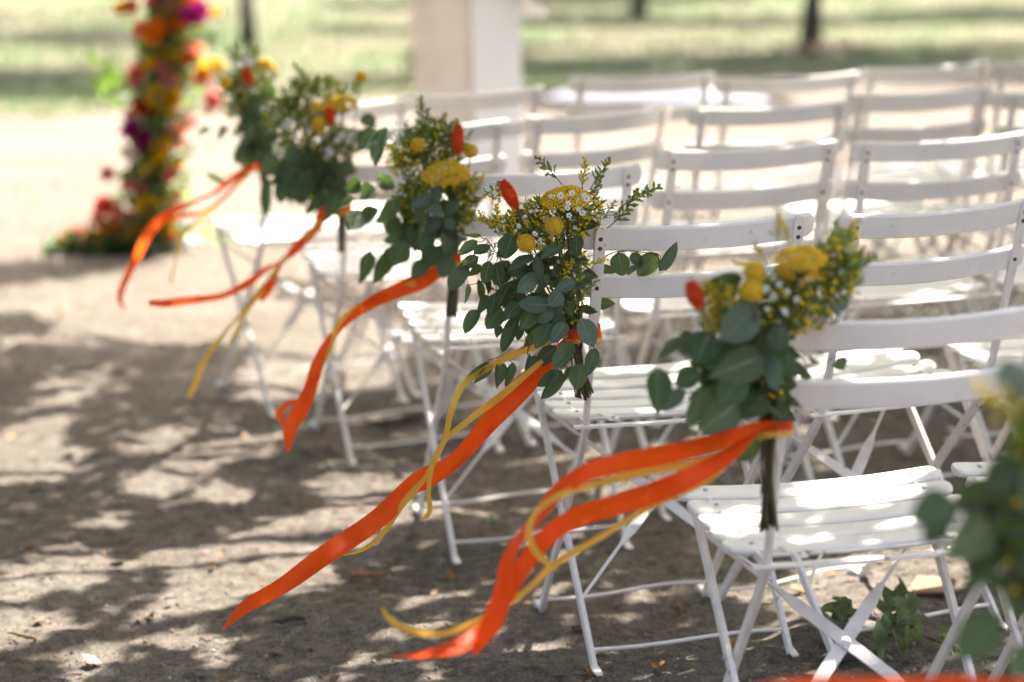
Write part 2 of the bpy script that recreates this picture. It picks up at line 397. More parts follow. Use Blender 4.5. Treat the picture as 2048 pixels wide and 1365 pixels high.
def crown_leaf(b, c, size, nrm, jig=.55):
    n = (nrm+Vector((R.gauss(0, jig), R.gauss(0, jig), R.gauss(0, jig)))).normalized()
    a = Matrix.Rotation(R.uniform(0, 6.28), 3, n) @ n.orthogonal().normalized(); e = n.cross(a)
    b.add([c]+[c+a*(p[0]*size)+e*(p[1]*size)+n*(-.25*size*(p[0]**2+p[1]**2)) for p in LEAF5], [(0, i+1, (i+1) % 12+1) for i in range(12)])
def make_tree(name, base, h, r0, leaves, label, lean=(0, 0), nl=9, crown_h=2.2):
    t = empty(name, base); tag(t, label, 'tree')
    bx, by = base[0], base[1]
    n = 12; pts = []; rad = []
    for i in range(n+1):
        s = i/n; pts.append((lean[0]*s*s+.05*math.sin(s*5+bx), lean[1]*s*s+.05*math.cos(s*4+by)-.05, h*s-.05)); rad.append(r0*((1-.6*s)+.55*math.exp(-s*h/.16)))
    tb = MB(); v, f = tube(pts, rad, 14)
    obj('trunk', tb.add(v, f).mesh('trunk', M['bark'], True), t)
    cb = MB()
    for p, sz, nn in leaves: crown_leaf(cb, p-Vector(base), sz, nn)
    if leaves:
        obj('crown', cb.mesh('crown', M['crown']), t)
        for k in range(nl):
            q = R.choice(leaves)[0]-Vector(base); s = R.uniform(.55, 1.0)
            j = int(s*n); a = Vector(pts[j]); m_ = a.lerp(q, .5)+Vector((0, 0, .25))
            cc = catmull([a, m_, q], 5); v, f = tube(cc, [r0*.35*(1-.85*i/(len(cc)-1)) for i in range(len(cc))], 6)
            obj('limb', MB().add(v, f).mesh('limb', M['bark'], True), t)
    return t
shade_leaves = []; shade2 = []  # unseen crown, its leaves set along sun rays to cast the outlined shade
step = .045
x = -8.0
while x < 4.6:
    y = -4.0
    while y < 8.2:
        a, b2 = x+R.uniform(-.5, .5)*step, y+R.uniform(-.5, .5)*step
        vis = (-3 < a < 2.6 and -1.8 < b2) or (a+.45)**2+(b2+2.7)**2 < .8
        if (vis or R.random() < .17) and shaded(a, b2):
            hgt = R.uniform(2.3, 3.4)
            p = Vector((a, b2, 0))+SUN_DIR*(hgt/SUN_DIR.z)
            sz = R.uniform(.06, .095) if vis else R.uniform(.16, .24)
            shade_leaves.append((p, sz, SUN_DIR))
            if vis:
                hgt = R.uniform(2.3, 3.4); a += R.uniform(-.5, .5)*step; b2 += R.uniform(-.5, .5)*step
                if shaded(a, b2): shade_leaves.append((Vector((a, b2, 0))+SUN_DIR*(hgt/SUN_DIR.z), R.uniform(.06, .095), SUN_DIR))
        y += step
    x += step
make_tree('unseen_shade_tree', (3.1, 3.0, 0), 4.0, .13, shade_leaves, 'tall leafy tree right of the chairs, casting the dappled shade on the front rows', (-.7, -.3), 14)
over = []  # crown added out of view to cut the skylight on the near seats
for i in range(5200):
    a, b2 = R.uniform(-3.6, .9), R.uniform(-3.6, .3); hgt = R.uniform(4.3, 6.0)
    if vnoise(a*1.4, b2*1.4, 51) > .2: over.append((Vector((a, b2, hgt)), R.uniform(.12, .2), Vector((0, 0, 1))))
make_tree('unseen_shade_tree', (-4.6, -2.8, 0), 5.0, .15, over, 'unseen tree added left of the aisle, its crown blocking skylight over the near chairs', (.8, .4), 12)
TR = [(G(481, 100), .052, 'slender dark trunk on the lawn just above the white and yellow bouquet farthest from view'), (G(1283, 36), .050, 'thin dark trunk on the lawn between the white box and the thicker tree'), (G(1626, 97), .060, 'thicker dark trunk on the lawn behind the chairs, dry leaves at its foot')]
OFF = [(Vector((-.5, 22.5, 0)), 'tree left of the slender trunks, outside the picture'), (Vector((9.5, 20, 0)), 'tree right of the thicker trunk, outside the picture')]
bins = [[] for _ in range(5)]
for i in range(11000):
    d = 14.8+16*R.random(); px = R.uniform(-500, 2500)
    p0 = P(px, 0, d); x, y = p0.x, p0.y
    if not lawn_shaded(x, y): continue
    for rep in range(5):
        hgt = R.uniform(2.5, 4.6); p = Vector((x, y, 0))+SUN_DIR*(hgt/SUN_DIR.z)
        k = min(range(5), key=lambda q: ((TR[q][0] if q < 3 else OFF[q-3][0])-Vector((p.x, p.y, 0))).length)
        bins[k].append((p, R.uniform(.18, .28), SUN_DIR))
for k, (b3, r0, lb) in enumerate(TR): make_tree('lawn_tree', b3, 4.2, r0, bins[k], lb, (.1, .1), 7)
for k, (b3, lb) in enumerate(OFF): make_tree('lawn_tree', b3, 4.2, .06, bins[3+k], lb, (.1, .1), 7)

# ------------------------------------------------------------------ white box with a sloping roof, cloth on the sand
kb = G(945, 372)                    # foot of the near corner
u1 = (RGT*-1+Vector((FWD.x, FWD.y, 0)).normalized()*.75); u1.z = 0; u1.normalize()
u2 = (RGT+Vector((FWD.x, FWD.y, 0)).normalized()*.85); u2.z = 0; u2.normalize()
kx = empty('white_box_stand', kb); tag(kx, 'tall narrow white box with a side tinted pinkish for warm bounce and overhanging sloped roof, standing beyond the chairs', 'box')
W1, W2, H1, H2 = .30, .285, 1.02, .78
def kq(a, b2, z): return u1*a+u2*b2+Vector((0, 0, z))
def slabq(pts, nrm, th):
    o = [p+nrm*th for p in pts]; n = len(pts)
    return pts+o, [tuple(range(n))[::-1], tuple(range(n, 2*n))]+[(i, (i+1) % n, n+(i+1) % n, n+i) for i in range(n)]
n2 = -(u2 - u1*u2.dot(u1)).normalized(); n1 = -(u1 - u2*u1.dot(u2)).normalized()
obj('side_panel', MB().add(*slabq([kq(0, 0, 0), kq(W1, 0, 0), kq(W1, 0, H1), kq(0, 0, H1)], n2, .012)).mesh('side_panel', M['pink']), kx)
obj('front_panel', MB().add(*slabq([kq(0, 0.004, 0), kq(0, W2, 0), kq(0, W2, H2), kq(0, .004, H1-.012)], n1, .012)).mesh('front_panel', M['greyw']), kx)
obj('back_panel', MB().add(*slabq([kq(W1-.002, 0.004, 0), kq(W1-.002, W2, 0), kq(W1-.002, W2, H2), kq(W1-.002, .004, H1-.012)], -n1, .012)).mesh('back_panel', M['greyw']), kx)
obj('far_panel', MB().add(*slabq([kq(0, W2, 0), kq(W1, W2, 0), kq(W1, W2, H2), kq(0, W2, H2)], -n2, .012)).mesh('far_panel', M['greyw']), kx)
sl = (H2-H1)/W2
rp = [kq(-.05, -.02, H1+.016-sl*.0), kq(W1+.02, -.02, H1+.016), kq(W1+.02, W2+.10, H2+.016+sl*.10), kq(-.05, W2+.10, H2+.016+sl*.10)]
rn = (rp[1]-rp[0]).cross(rp[3]-rp[0]).normalized(); rn = rn if rn.z > 0 else -rn
obj('roof', MB().add(*slabq(rp, rn, .018)).mesh('roof', M['greyw']), kx)

cb = MB(); A = [G(1085, 205), G(1545, 214), G(1500, 182), G(1130, 186)]; n = 14
for i in range(n+1):
    for j in range(n+1):
        s, t2 = i/n, j/n; p = (A[0]*(1-s)+A[1]*s)*(1-t2)+(A[3]*(1-s)+A[2]*s)*t2
        cb.v.append((p.x+.02*math.sin(j*2.1), p.y+.03*math.sin(i*1.3), .012+.035*float(vnoise(i*.6, j*.6, 61))*(1 if 0 < i < n and 0 < j < n else .2)))
for i in range(n):
    for j in range(n): q = i*(n+1)+j; cb.f.append((q, q+n+1, q+n+2, q+1)); cb.m.append(0)
tag(obj('ground_cloth', cb.mesh('ground_cloth', M['cloth'], True)), 'white cloth spread flat on the sand beyond the front row', 'cloth')

# ------------------------------------------------------------------ folding chair
KIDS = {}
def part(name, me, parent, m=None):
    o = obj(name, me, parent, m); KIDS.setdefault(parent.name, []).append(o); return o
CW, CL = .365, .4286
RAIL = Vector((0, -.020, .443)); TOP = Vector((0, -.1395, .8157)); FF = Vector((0, .3725, 0)); RF = Vector((0, -.0687, 0))
BD = (TOP-RAIL).normalized(); BN = Vector((0, BD.z, -BD.y))          # BN points to the sitter
def slat_mesh(name, L, h, t, vdir, tdir, bow, r=.012, m='wood', ch=.3):
    secs = []; xsn = []
    for k in range(5):
        th = math.radians(22.5*k); xsn.append((-L/2+r*(1-math.cos(th)), h/2-r+r*math.sin(th)))
    for k in range(1, 13): xsn.append((-L/2+r+(L-2*r)*k/13, h/2))
    for k in range(4, -1, -1):
        th = math.radians(22.5*k); xsn.append((L/2-r*(1-math.cos(th)), h/2-r+r*math.sin(th)))
    for x, hh in xsn:
        o = Vector((x, 0, 0))+bow(x); a, b2 = hh, t/2; c = t*ch
        secs.append([o+vdir*q[0]+tdir*q[1] for q in ((-a+c, -b2), (a-c, -b2), (a, -b2+c), (a, b2-c), (a-c, b2), (-a+c, b2), (-a, b2-c), (-a, -b2+c))])
    v, f = rings(secs); return MB().add(v, f).mesh(name, M[m])
def bolt_mesh(name, r, hgt, m):
    secs = [[Vector((rr*math.cos(a), rr*math.sin(a), z)) for a in [k*math.pi/5 for k in range(10)]] for rr, z in ((r, -.001), (r*.95, hgt*.5), (r*.6, hgt))]
    v, f = rings(secs); return MB().add(v, f).mesh(name, M[m], False)
BOLT = bolt_mesh('bolt', .0042, .0022, 'bolt'); SBOLT = bolt_mesh('bolt', .0040, .0025, 'shiny')
def chair_proto():
    c = empty('folding_chair', (0, 0, 0))
    LB = (TOP-RAIL).length
    for s in (-1, 1):
        q = [(LB+.004, .008, .005), (LB+.002, .014, .005), (LB-.004, .019, .005), (LB-.012, .020, .005), (LB-.165, .020, .005), (LB-.195, .013, .009), (LB-.215, .008, .016), (.02, .008, .017), (0, .009, .017)]
        pts = [RAIL+BD*a[0]+Vector((s*CW/2, 0, 0)) for a in q]; ws = [a[1] for a in q]; ds = [a[2] for a in q]
        f1 = Vector((s*(CW/2-.003), 0, 0))
        for k in range(1, 9):
            u = k/8; pts.append(RAIL.lerp(FF, u)+f1+Vector((-s*.012*u, 0, 0))); ws.append(.0095); ds.append(.0175)
        v, f = bar(pts, ws, ds)
        po = part('back_post', MB().add(v, f).mesh('back_post', M['steel']), c)
        for d in (.018, .036, .113):
            p = TOP-BD*d+Vector((s*CW/2, 0, 0))-BN*.0025
            part('bolt', BOLT, po, Matrix.Translation(p) @ basis(-BN, Vector((1, 0, 0))))
        a = Vector((s*(CW/2+.006), .300, .462)); e = RF+Vector((s*(CW/2+.004), 0, 0))
        pts = [a.lerp(e, k/6) for k in range(7)]; v, f = bar(pts, [.0095]*7, [.0175]*7)
        lg = part('front_leg', MB().add(v, f).mesh('front_leg', M['steel']), c)
        # pivot bolt where the two legs cross
        p1, p2, p3, p4 = RAIL, FF, a, e
        k = ((p3.y-p1.y)*(p4.z-p3.z)-(p3.z-p1.z)*(p4.y-p3.y))/((p2.y-p1.y)*(p4.z-p3.z)-(p2.z-p1.z)*(p4.y-p3.y))
        pv = p1.lerp(p2, k)
        part('pivot', SBOLT, lg, Matrix.Translation((s*(CW/2+.0115), pv.y, pv.z)) @ basis(Vector((s, 0, 0)), Vector((0, 0, 1))) @ Matrix.Scale(1.2, 4))
        # bent foot plates
        v, f = bar([e+Vector((0, .006, .010)), e+Vector((0, -.012, .006)), e+Vector((0, -.03, .004))], [.014, .016, .012], [.004, .004, .003]); part('foot', MB().add(v, f).mesh('foot', M['steel']), c)
        fp = FF+Vector((s*(CW/2-.015), 0, 0)); v, f = bar([fp+Vector((0, -.012, .008)), fp+Vector((0, .012, .012)), fp+Vector((0, .034, .008))], [.016, .022, .016], [.006, .012, .007]); part('foot_pad', MB().add(v, f).mesh('foot_pad', M['pad']), c)
        # seat side bars under the slats
        v, f = bar([(s*CW/2*.93, .315, .472), (s*CW/2*.93, .17, .452), (s*CW/2*.93, .05, .437), (s*CW/2*.93, -.012, .437)], [.005]*4, [.016, .016, .014, .010])
        part('seat_bar', MB().add(v, f).mesh('seat_bar', M['steel']), c)
        # clip between rail and seat
        v, f = bar([(s*.128, .055, .449), (s*.128, .01, .452), (s*.128, -.020, .4525)], [.020]*3, [.004]*3); cl = part('seat_clip', MB().add(v, f).mesh('seat_clip', M['steel']), c)
        part('bolt', SBOLT, cl, Matrix.Translation((s*.128, -.012, .455)))
    for d, h in ((.020, .046), (.113, .045)):
        ce = TOP-BD*d+BN*.0085
        part('backrest_slat', slat_mesh('backrest_slat', CL, h, .011, BD, BN, lambda x, ce=ce: ce-BN*(.020*(1-(x/.18)**2))), c)
    for k in range(5):
        u = k/4; y = .082+u*.219; z = .4475+.033*u**1.4; sl_ = math.atan2(.033*1.4*max(u, .1)**.4, .219)
        vd = Vector((0, math.cos(sl_), math.sin(sl_))); td = Vector((0, -math.sin(sl_), math.cos(sl_)))
        bw = lambda x, y=y, z=z: Vector((0, y, z-.009*(1-(x/.2)**2)))
        so = part('seat_slat', slat_mesh('seat_slat', CL, .0430, .012, vd, td, bw, r=.014), c)
        for s in (-1, 1):
            p = bw(s*CW/2*.93)+Vector((s*CW/2*.93, 0, 0))+td*.0068; part('bolt', SBOLT, so, Matrix.Translation(p) @ basis(td, Vector((1, 0, 0))))
    def rbow(x): return Vector((0, -.022-.012*(1-(x/.2)**2), .444))
    xsn = [-.205+.41*k/10 for k in range(11)]
    v, f = bar([Vector((x, 0, 0))+rbow(x) for x in xsn], [.018]*11, [.005]*11, Vector((0, 1, 0))); part('rear_rail', MB().add(v, f).mesh('rear_rail', M['steel']), c)
    v, f = tube([Vector((x*.82, .030, .0075))+rbow(x) for x in xsn], .0035); part('seat_rod', MB().add(v, f).mesh('seat_rod', M['steel']), c)
    # crossed braces between the legs: thin rods flattened in the middle
    la = Vector((0, .300, .462)); lu = la.lerp(RF, .09); ld = la.lerp(RF, .75)
    for s in (-1, 1):
        a = lu+Vector((-s*CW/2, 0, 0)); e = ld+Vector((s*CW/2, 0, 0)); mid = a.lerp(e, .5); nrm = (e-a).cross(Vector((1, 0, 0))).normalized()
        off = nrm*(.003*s); ks = (0, .26, .33, .5, .67, .74, 1); wd = (.006, .006, .020, .023, .020, .006, .006); dp = (.006, .006, .003, .003, .003, .006, .006)
        v, f = bar([a.lerp(e, k)+off for k in ks], wd, dp, xdir=(e-a).normalized().cross(nrm)); part('cross_brace', MB().add(v, f).mesh('cross_brace', M['steel']), c)
    mid = (lu+ld)/2; part('rivet', bolt_mesh('rivet', .009, .006, 'steel'), c, Matrix.Translation(mid+Vector((0, -.004, 0))) @ basis(Vector((0, -1, -.1)), Vector((1, 0, 0))))
    for pa, u, rad, dx in ((la.lerp(RF, .92), 0, .0038, 0), (RAIL.lerp(FF, .93), 1, .0038, -.014)):
        v, f = tube([pa+Vector((x*(CW+2*dx)/.365, .006*math.sin(x*17)*u, .004*math.sin(x*14))) for x in [-.1825+.365*k/8 for k in range(9)]], rad)
        part('stretcher', MB().add(v, f).mesh('stretcher', M['steel']), c)
    return c

PROTO = chair_proto(); used = [False]
def place(xy, rz, label):
    c = PROTO if not used[0] else copy_tree(PROTO)
    used[0] = True
    z = 0
    c.matrix_basis = Matrix.Translation((xy[0], xy[1], z)) @ Matrix.Rotation(rz, 4, 'Z')
    tag(c, label, 'folding chair', 'white folding chairs set out in rows')
    return c
def from_tops(a, b2):
    p = G(a[0], a[1], TOP.z); q = G(b2[0], b2[1], TOP.z); rz = math.atan2(q.y-p.y, q.x-p.x); m_ = (p+q)/2
    return (m_.x+math.sin(rz)*TOP.y, m_.y-math.cos(rz)*TOP.y), rz
ROW = {5: 'front row', 4: 'second row', 3: 'third row', 2: 'fourth row', 1: 'fifth row', 0: 'last row'}
BQ = {5: 'the bouquet beside the flower column', 4: 'the bouquet with a lone tall yellow ball', 3: 'the bouquet with an upright orange cone', 2: 'the sharp bouquet with two yellow balls', 1: 'the bouquet beside the orange ribbon loop', 0: 'the dark cut-off bouquet'}
ORD = ['first', 'second', 'third', 'fourth', 'fifth', 'sixth']
CH = {}
def seat_chair(row, k, pose):
    lab = ('white slatted folding chair carrying '+BQ[row]) if k == 0 else f'white slatted folding chair, {ORD[k]} from the bouquet end of the {ROW[row]}'
    CH[(row, k)] = (place(pose[0], pose[1], lab), pose)
seat_chair(2, 0, ((.006, 0), 0))
seat_chair(1, 0, ((-.021, -1.0334), -.008))
seat_chair(1, 1, ((.452, -1.02), .03))
seat_chair(2, 1, from_tops((1706, 438), (2062, 404)))
p_ = CH[(2, 1)][1]; seat_chair(2, 2, ((p_[0][0]+.49, p_[0][1]+.13), .10))
seat_chair(3, 0, ((-.0463, .8559), -.009))
seat_chair(3, 1, from_tops((1341, 308), (1665, 288)))
seat_chair(3, 2, from_tops((1738, 290), (2036, 272)))
p_ = CH[(3, 2)][1]; seat_chair(3, 3, ((p_[0][0]+.47, p_[0][1]+.06), .06))
seat_chair(4, 0, from_tops((707, 262), (989, 247)))
seat_chair(4, 1, from_tops((1066, 240), (1342, 217)))
seat_chair(4, 2, from_tops((1405, 222), (1680, 208)))
seat_chair(4, 3, from_tops((1719, 193), (1973, 178)))
seat_chair(4, 4, from_tops((2034, 190), (2286, 178)))
seat_chair(5, 0, from_tops((549, 218), (800, 202)))
seat_chair(5, 1, from_tops((834, 196), (1082, 177)))
seat_chair(5, 2, from_tops((1166, 160), (1408, 150)))
seat_chair(5, 3, from_tops((1468, 160), (1692, 150)))
seat_chair(5, 4, from_tops((1746, 140), (1968, 127)))
seat_chair(5, 5, from_tops((2012, 130), (2236, 120)))
seat_chair(0, 0, ((.06, -2.10), -.01))

# ------------------------------------------------------------------ flower and leaf meshes (unit size)
def leaf_mesh(k, mt, blunt):
    rr = random.Random(100+k); cup = rr.uniform(.12, .45); curl = rr.uniform(-.35, .5); tw = rr.uniform(-.5, .5); nu, nv = 8, 4
    b = MB()
    for i in range(nu+1):
        u = i/nu
        if blunt: wv = max(.0, math.sin(math.pi*u**.85))**.62
        else: wv = math.sin(math.pi*min(1, u**.72))**.9*(1-.25*u)
        wv = max(wv, .03 if 0 < i < nu else .02)
        for j in range(nv+1):
            q = (j/nv-.5)*wv
            x = q*math.cos(tw*u); z = abs(q)*cup+q*math.sin(tw*u)*.6+curl*(u*u*.35)+.03*math.sin(u*9+j*2+k)
            b.v.append((x, u, z))
    for i in range(nu):
        for j in range(nv):
            a = i*(nv+1)+j; b.f.append((a, a+1, a+nv+2, a+nv+1)); b.m.append(0)
    # raised midrib
    o = len(b.v)
    for i in range(nu+1):
        c = b.v[i*(nv+1)+nv//2]; wd = .018*(1-.7*i/nu); b.v.extend([(c[0]-wd, c[1], c[2]+.006), (c[0]+wd, c[1], c[2]+.006)])
    for i in range(nu): b.f.append((o+2*i, o+2*i+1, o+2*i+3, o+2*i+2)); b.m.append(1)
    return b.mesh('leaf', [M[mt], M['vein']], True)
LEAVES = [leaf_mesh(k, 'euc', k % 3 != 0) for k in range(8)]; PALE = [leaf_mesh(20+k, 'euc_pale', True) for k in range(5)]
def yarrow_mesh(sd_):
    rr = random.Random(sd_); b = MB(); n = 430
    for i in range(n):
        rr_ = math.sqrt((i+.5)/n); a = i*2.399963; x, y = rr_*math.cos(a), rr_*math.sin(a)
        z = .52*(1-rr_**2.2)+.16*float(vnoise(x*3.6+sd_, y*3.6, 70))-.08
        b.add(*ico((x+rr.uniform(-.02, .02), y+rr.uniform(-.02, .02), z+rr.uniform(-.02, .02)), rr.uniform(.045, .068)), 0)
    for i in range(22):
        a = rr.uniform(0, 6.28); q = rr.uniform(.2, .9); v, f = tube([(0, 0, -.75), (.4*q*math.cos(a), .4*q*math.sin(a), -.4), (q*math.cos(a), q*math.sin(a), -.02)], .02, 4); b.add(v, f, 1)
    return b.mesh('yarrow_head', [M['yarrow'], M['green']], True)
YAR = [yarrow_mesh(1), yarrow_mesh(2)]
def ball_mesh():
    b = MB(); b.add(*ico((0, 0, 0), .9), 1)  # darker core paints in the shade between the florets
    for p in fib(330): b.add(*octa(p*.92, .062, p, 1.9))
    return b.mesh('ball_flower', [M['ball'], M['yarrow']], True)
BALL = ball_mesh()
def cone_mesh():
    b = MB(); rr = random.Random(5); secs = []
    for i in range(15):
        t = i/14; q = .25*math.sin(math.pi*(.012+.976*t))**.6; secs.append([Vector((q*math.cos(a), q*math.sin(a), t)) for a in [k*math.pi/8 for k in range(16)]])
    v, f = rings(secs); b.add(v, f)
    for i in range(2400):
        t = rr.random(); a = i*2.399963; q = .245*math.sin(math.pi*(.012+.976*t))**.6; o = Vector((math.cos(a), math.sin(a), 0)); up = (t-.45)*1.3
        d = (o+Vector((0, 0, up))+Vector((rr.gauss(0, .15), rr.gauss(0, .15), rr.gauss(0, .15)))).normalized(); L = rr.uniform(.09, .20)
        c = Vector((q*o.x, q*o.y, t)); s = d.orthogonal().normalized()*.0095; s2 = d.cross(s)
        b.add([c+s, c-s*.5+s2*.8, c-s*.5-s2*.8, c+d*L], [(0, 1, 3), (1, 2, 3), (2, 0, 3)])
    return b.mesh('orange_cone_flower', M['orange'])
CONE = cone_mesh()
def sprig_mesh(sd_, yellow):
    rr = random.Random(sd_); b = MB()
    ax = [Vector((.10*math.sin(t*2.2+sd_), .08*math.sin(t*1.7+sd_*2), t)) for t in [k/10 for k in range(11)]]
    v, f = tube(ax, [.016*(1-.6*k/10) for k in range(11)], 5); b.add(v, f, 1)
    n = 15
    for i in range(n):
        t = .22+.78*i/n; a = i*2.4+rr.uniform(-.4, .4); L = .26*(1.15-t)*rr.uniform(.7, 1.2)+.05
        k = min(int(t*10), 9); p = ax[k].lerp(ax[k+1], t*10-k); d = Vector((math.cos(a), math.sin(a), .75)).normalized(); e = p+d*L
        mid = p.lerp(e, .5)+Vector((0, 0, -.01)); v, f = tube([p, mid, e], [.008, .007, .005], 4); b.add(v, f, 1)
        for q in range(rr.randint(5, 8)):
            s = rr.uniform(.25, 1.05); c = p.lerp(e, s)+Vector((rr.uniform(-.03, .03), rr.uniform(-.03, .03), rr.uniform(0, .04)))
            mi = 0 if rr.random() < (.85 if yellow else (.0 if t < .8 else .25)) else 2
            b.add(*octa(c, rr.uniform(.022, .034), (d+Vector((0, 0, .4))).normalized(), 1.5), mi)
        if t < .75:
            for q in range(2):
                a2 = a+rr.uniform(-1, 1); d2 = Vector((math.cos(a2), math.sin(a2), .5)).normalized(); sd2 = d2.cross(Vector((0, 0, 1))).normalized()*.02; L2 = rr.uniform(.1, .17)
                b.add([p, p+d2*L2*.5+sd2, p+d2*L2, p+d2*L2*.5-sd2], [(0, 1, 2, 3)], 1)
    return b.mesh('goldenrod_sprig', [M['yellow'], M['green'], M['bud']], False)
SPY = [sprig_mesh(k, True) for k in range(3)]; SPG = [sprig_mesh(10+k, False) for k in range(3)]
def blossom_mesh():
    b = MB()
    for k in range(5):
        a = k*2*math.pi/5; c = Vector((.55*math.cos(a), .55*math.sin(a), .12)); e = Vector((-math.sin(a), math.cos(a), 0)); o = Vector((math.cos(a), math.sin(a), .35)).normalized()
        b.add([c]+[c+e*(.42*math.cos(q))+o*(.42*math.sin(q))+Vector((0, 0, .06*math.sin(q*2))) for q in [j*math.pi/4 for j in range(8)]], [(0, j+1, (j+1) % 8+1) for j in range(8)])
    b.add(*ico((0, 0, .05), .22), 1); return b.mesh('white_blossom', [M['white'], M['bud']], True)
BLOS = blossom_mesh()
def dahlia_mesh(mt):
    b = MB(); rr = random.Random(3)
    for ring, (n, el, L, wd) in enumerate(((14, 2, 1.0, .30), (14, 14, .95, .29), (13, 28, .86, .27), (12, 44, .74, .24), (9, 62, .58, .2), (6, 78, .42, .16))):
        for k in range(n):
            a = (k+.5*(ring % 2))*2*math.pi/n+rr.uniform(-.06, .06); e = math.radians(el+rr.uniform(-5, 5)); o = Vector((math.cos(a)*math.cos(e), math.sin(a)*math.cos(e), math.sin(e))); s = Vector((-math.sin(a), math.cos(a), 0)); up = o.cross(s)*-1
            l = L*rr.uniform(.9, 1.05)
            b.add([o*.1, o*l*.5+s*wd*.75-up*.05, o*l*.85+s*wd*.5, o*l, o*l*.85-s*wd*.5, o*l*.5-s*wd*.75-up*.05, o*l*.6+up*.08], [(0, 1, 6), (1, 2, 6), (2, 3, 6), (3, 4, 6), (4, 5, 6), (5, 0, 6)])
    return b.mesh('dahlia', FC[mt], True)
DAH = {k: dahlia_mesh(k) for k in FC}

# ------------------------------------------------------------------ bouquets
def ribbon(name, pts, mt, parent, tie, dep, seed):
    """pts: (px, py, width px, depth offset); a thin band that twists a little as it flies"""
    rr = random.Random(seed); cc = catmull([(*p[:3], p[3] if len(p) > 3 else 0) for p in pts], 7); v = []; n = len(cc); KW = .86 if mt is M['rib_o'] else .92; KV = 1 if mt is M['rib_o'] else .5; ph = rr.uniform(0, 6); C = []
    for i, c in enumerate(cc): C.append(P(c[0], c[1], dep+c[3]))
    L = [0.0]
    for i in range(1, n): L.append(L[-1]+(C[i]-C[i-1]).length)
    for i in range(n):
        e = min(1, i/6, (n-1-i)/6); vw = (C[i]-CAM_POS).normalized()
        C[i] = C[i]+vw*(.016*e*math.sin(L[i]*26+ph)*KV+.008*e*math.sin(L[i]*61+2*ph)*KV)
    for i, c in enumerate(cc):
        t = (C[min(i+1, n-1)]-C[max(i-1, 0)]).normalized(); d = dep+c[3]; view = (C[i]-CAM_POS).normalized()
        side = view.cross(t).normalized(); wpx = max(c[2]*KW, .8)*d/FPX
        full = max(p[2] for p in pts)*KW*d/FPX; tilt = math.sqrt(max(full*full-wpx*wpx, 0))*.8*math.sin(L[i]*9+ph*2)
        tilt += wpx*.75*KV*math.sin(L[i]*14+ph)*min(1, i/5, (n-1-i)/5)
        wv = side*wpx+view*tilt; nb = t.cross(wv.normalized()) if wv.length > 1e-6 else view
        for k in (-.5, -.17, .17, .5): v.append(C[i]+wv*k+nb*(wpx*.22*(k*k*4-.5)*math.sin(L[i]*17+ph)))
    f = [(i*4+k, i*4+k+1, i*4+k+5, i*4+k+4) for i in range(n-1) for k in range(3)]
    b = MB().add([p-tie for p in v], f)
    return obj(name, b.mesh(name, mt, True), parent)

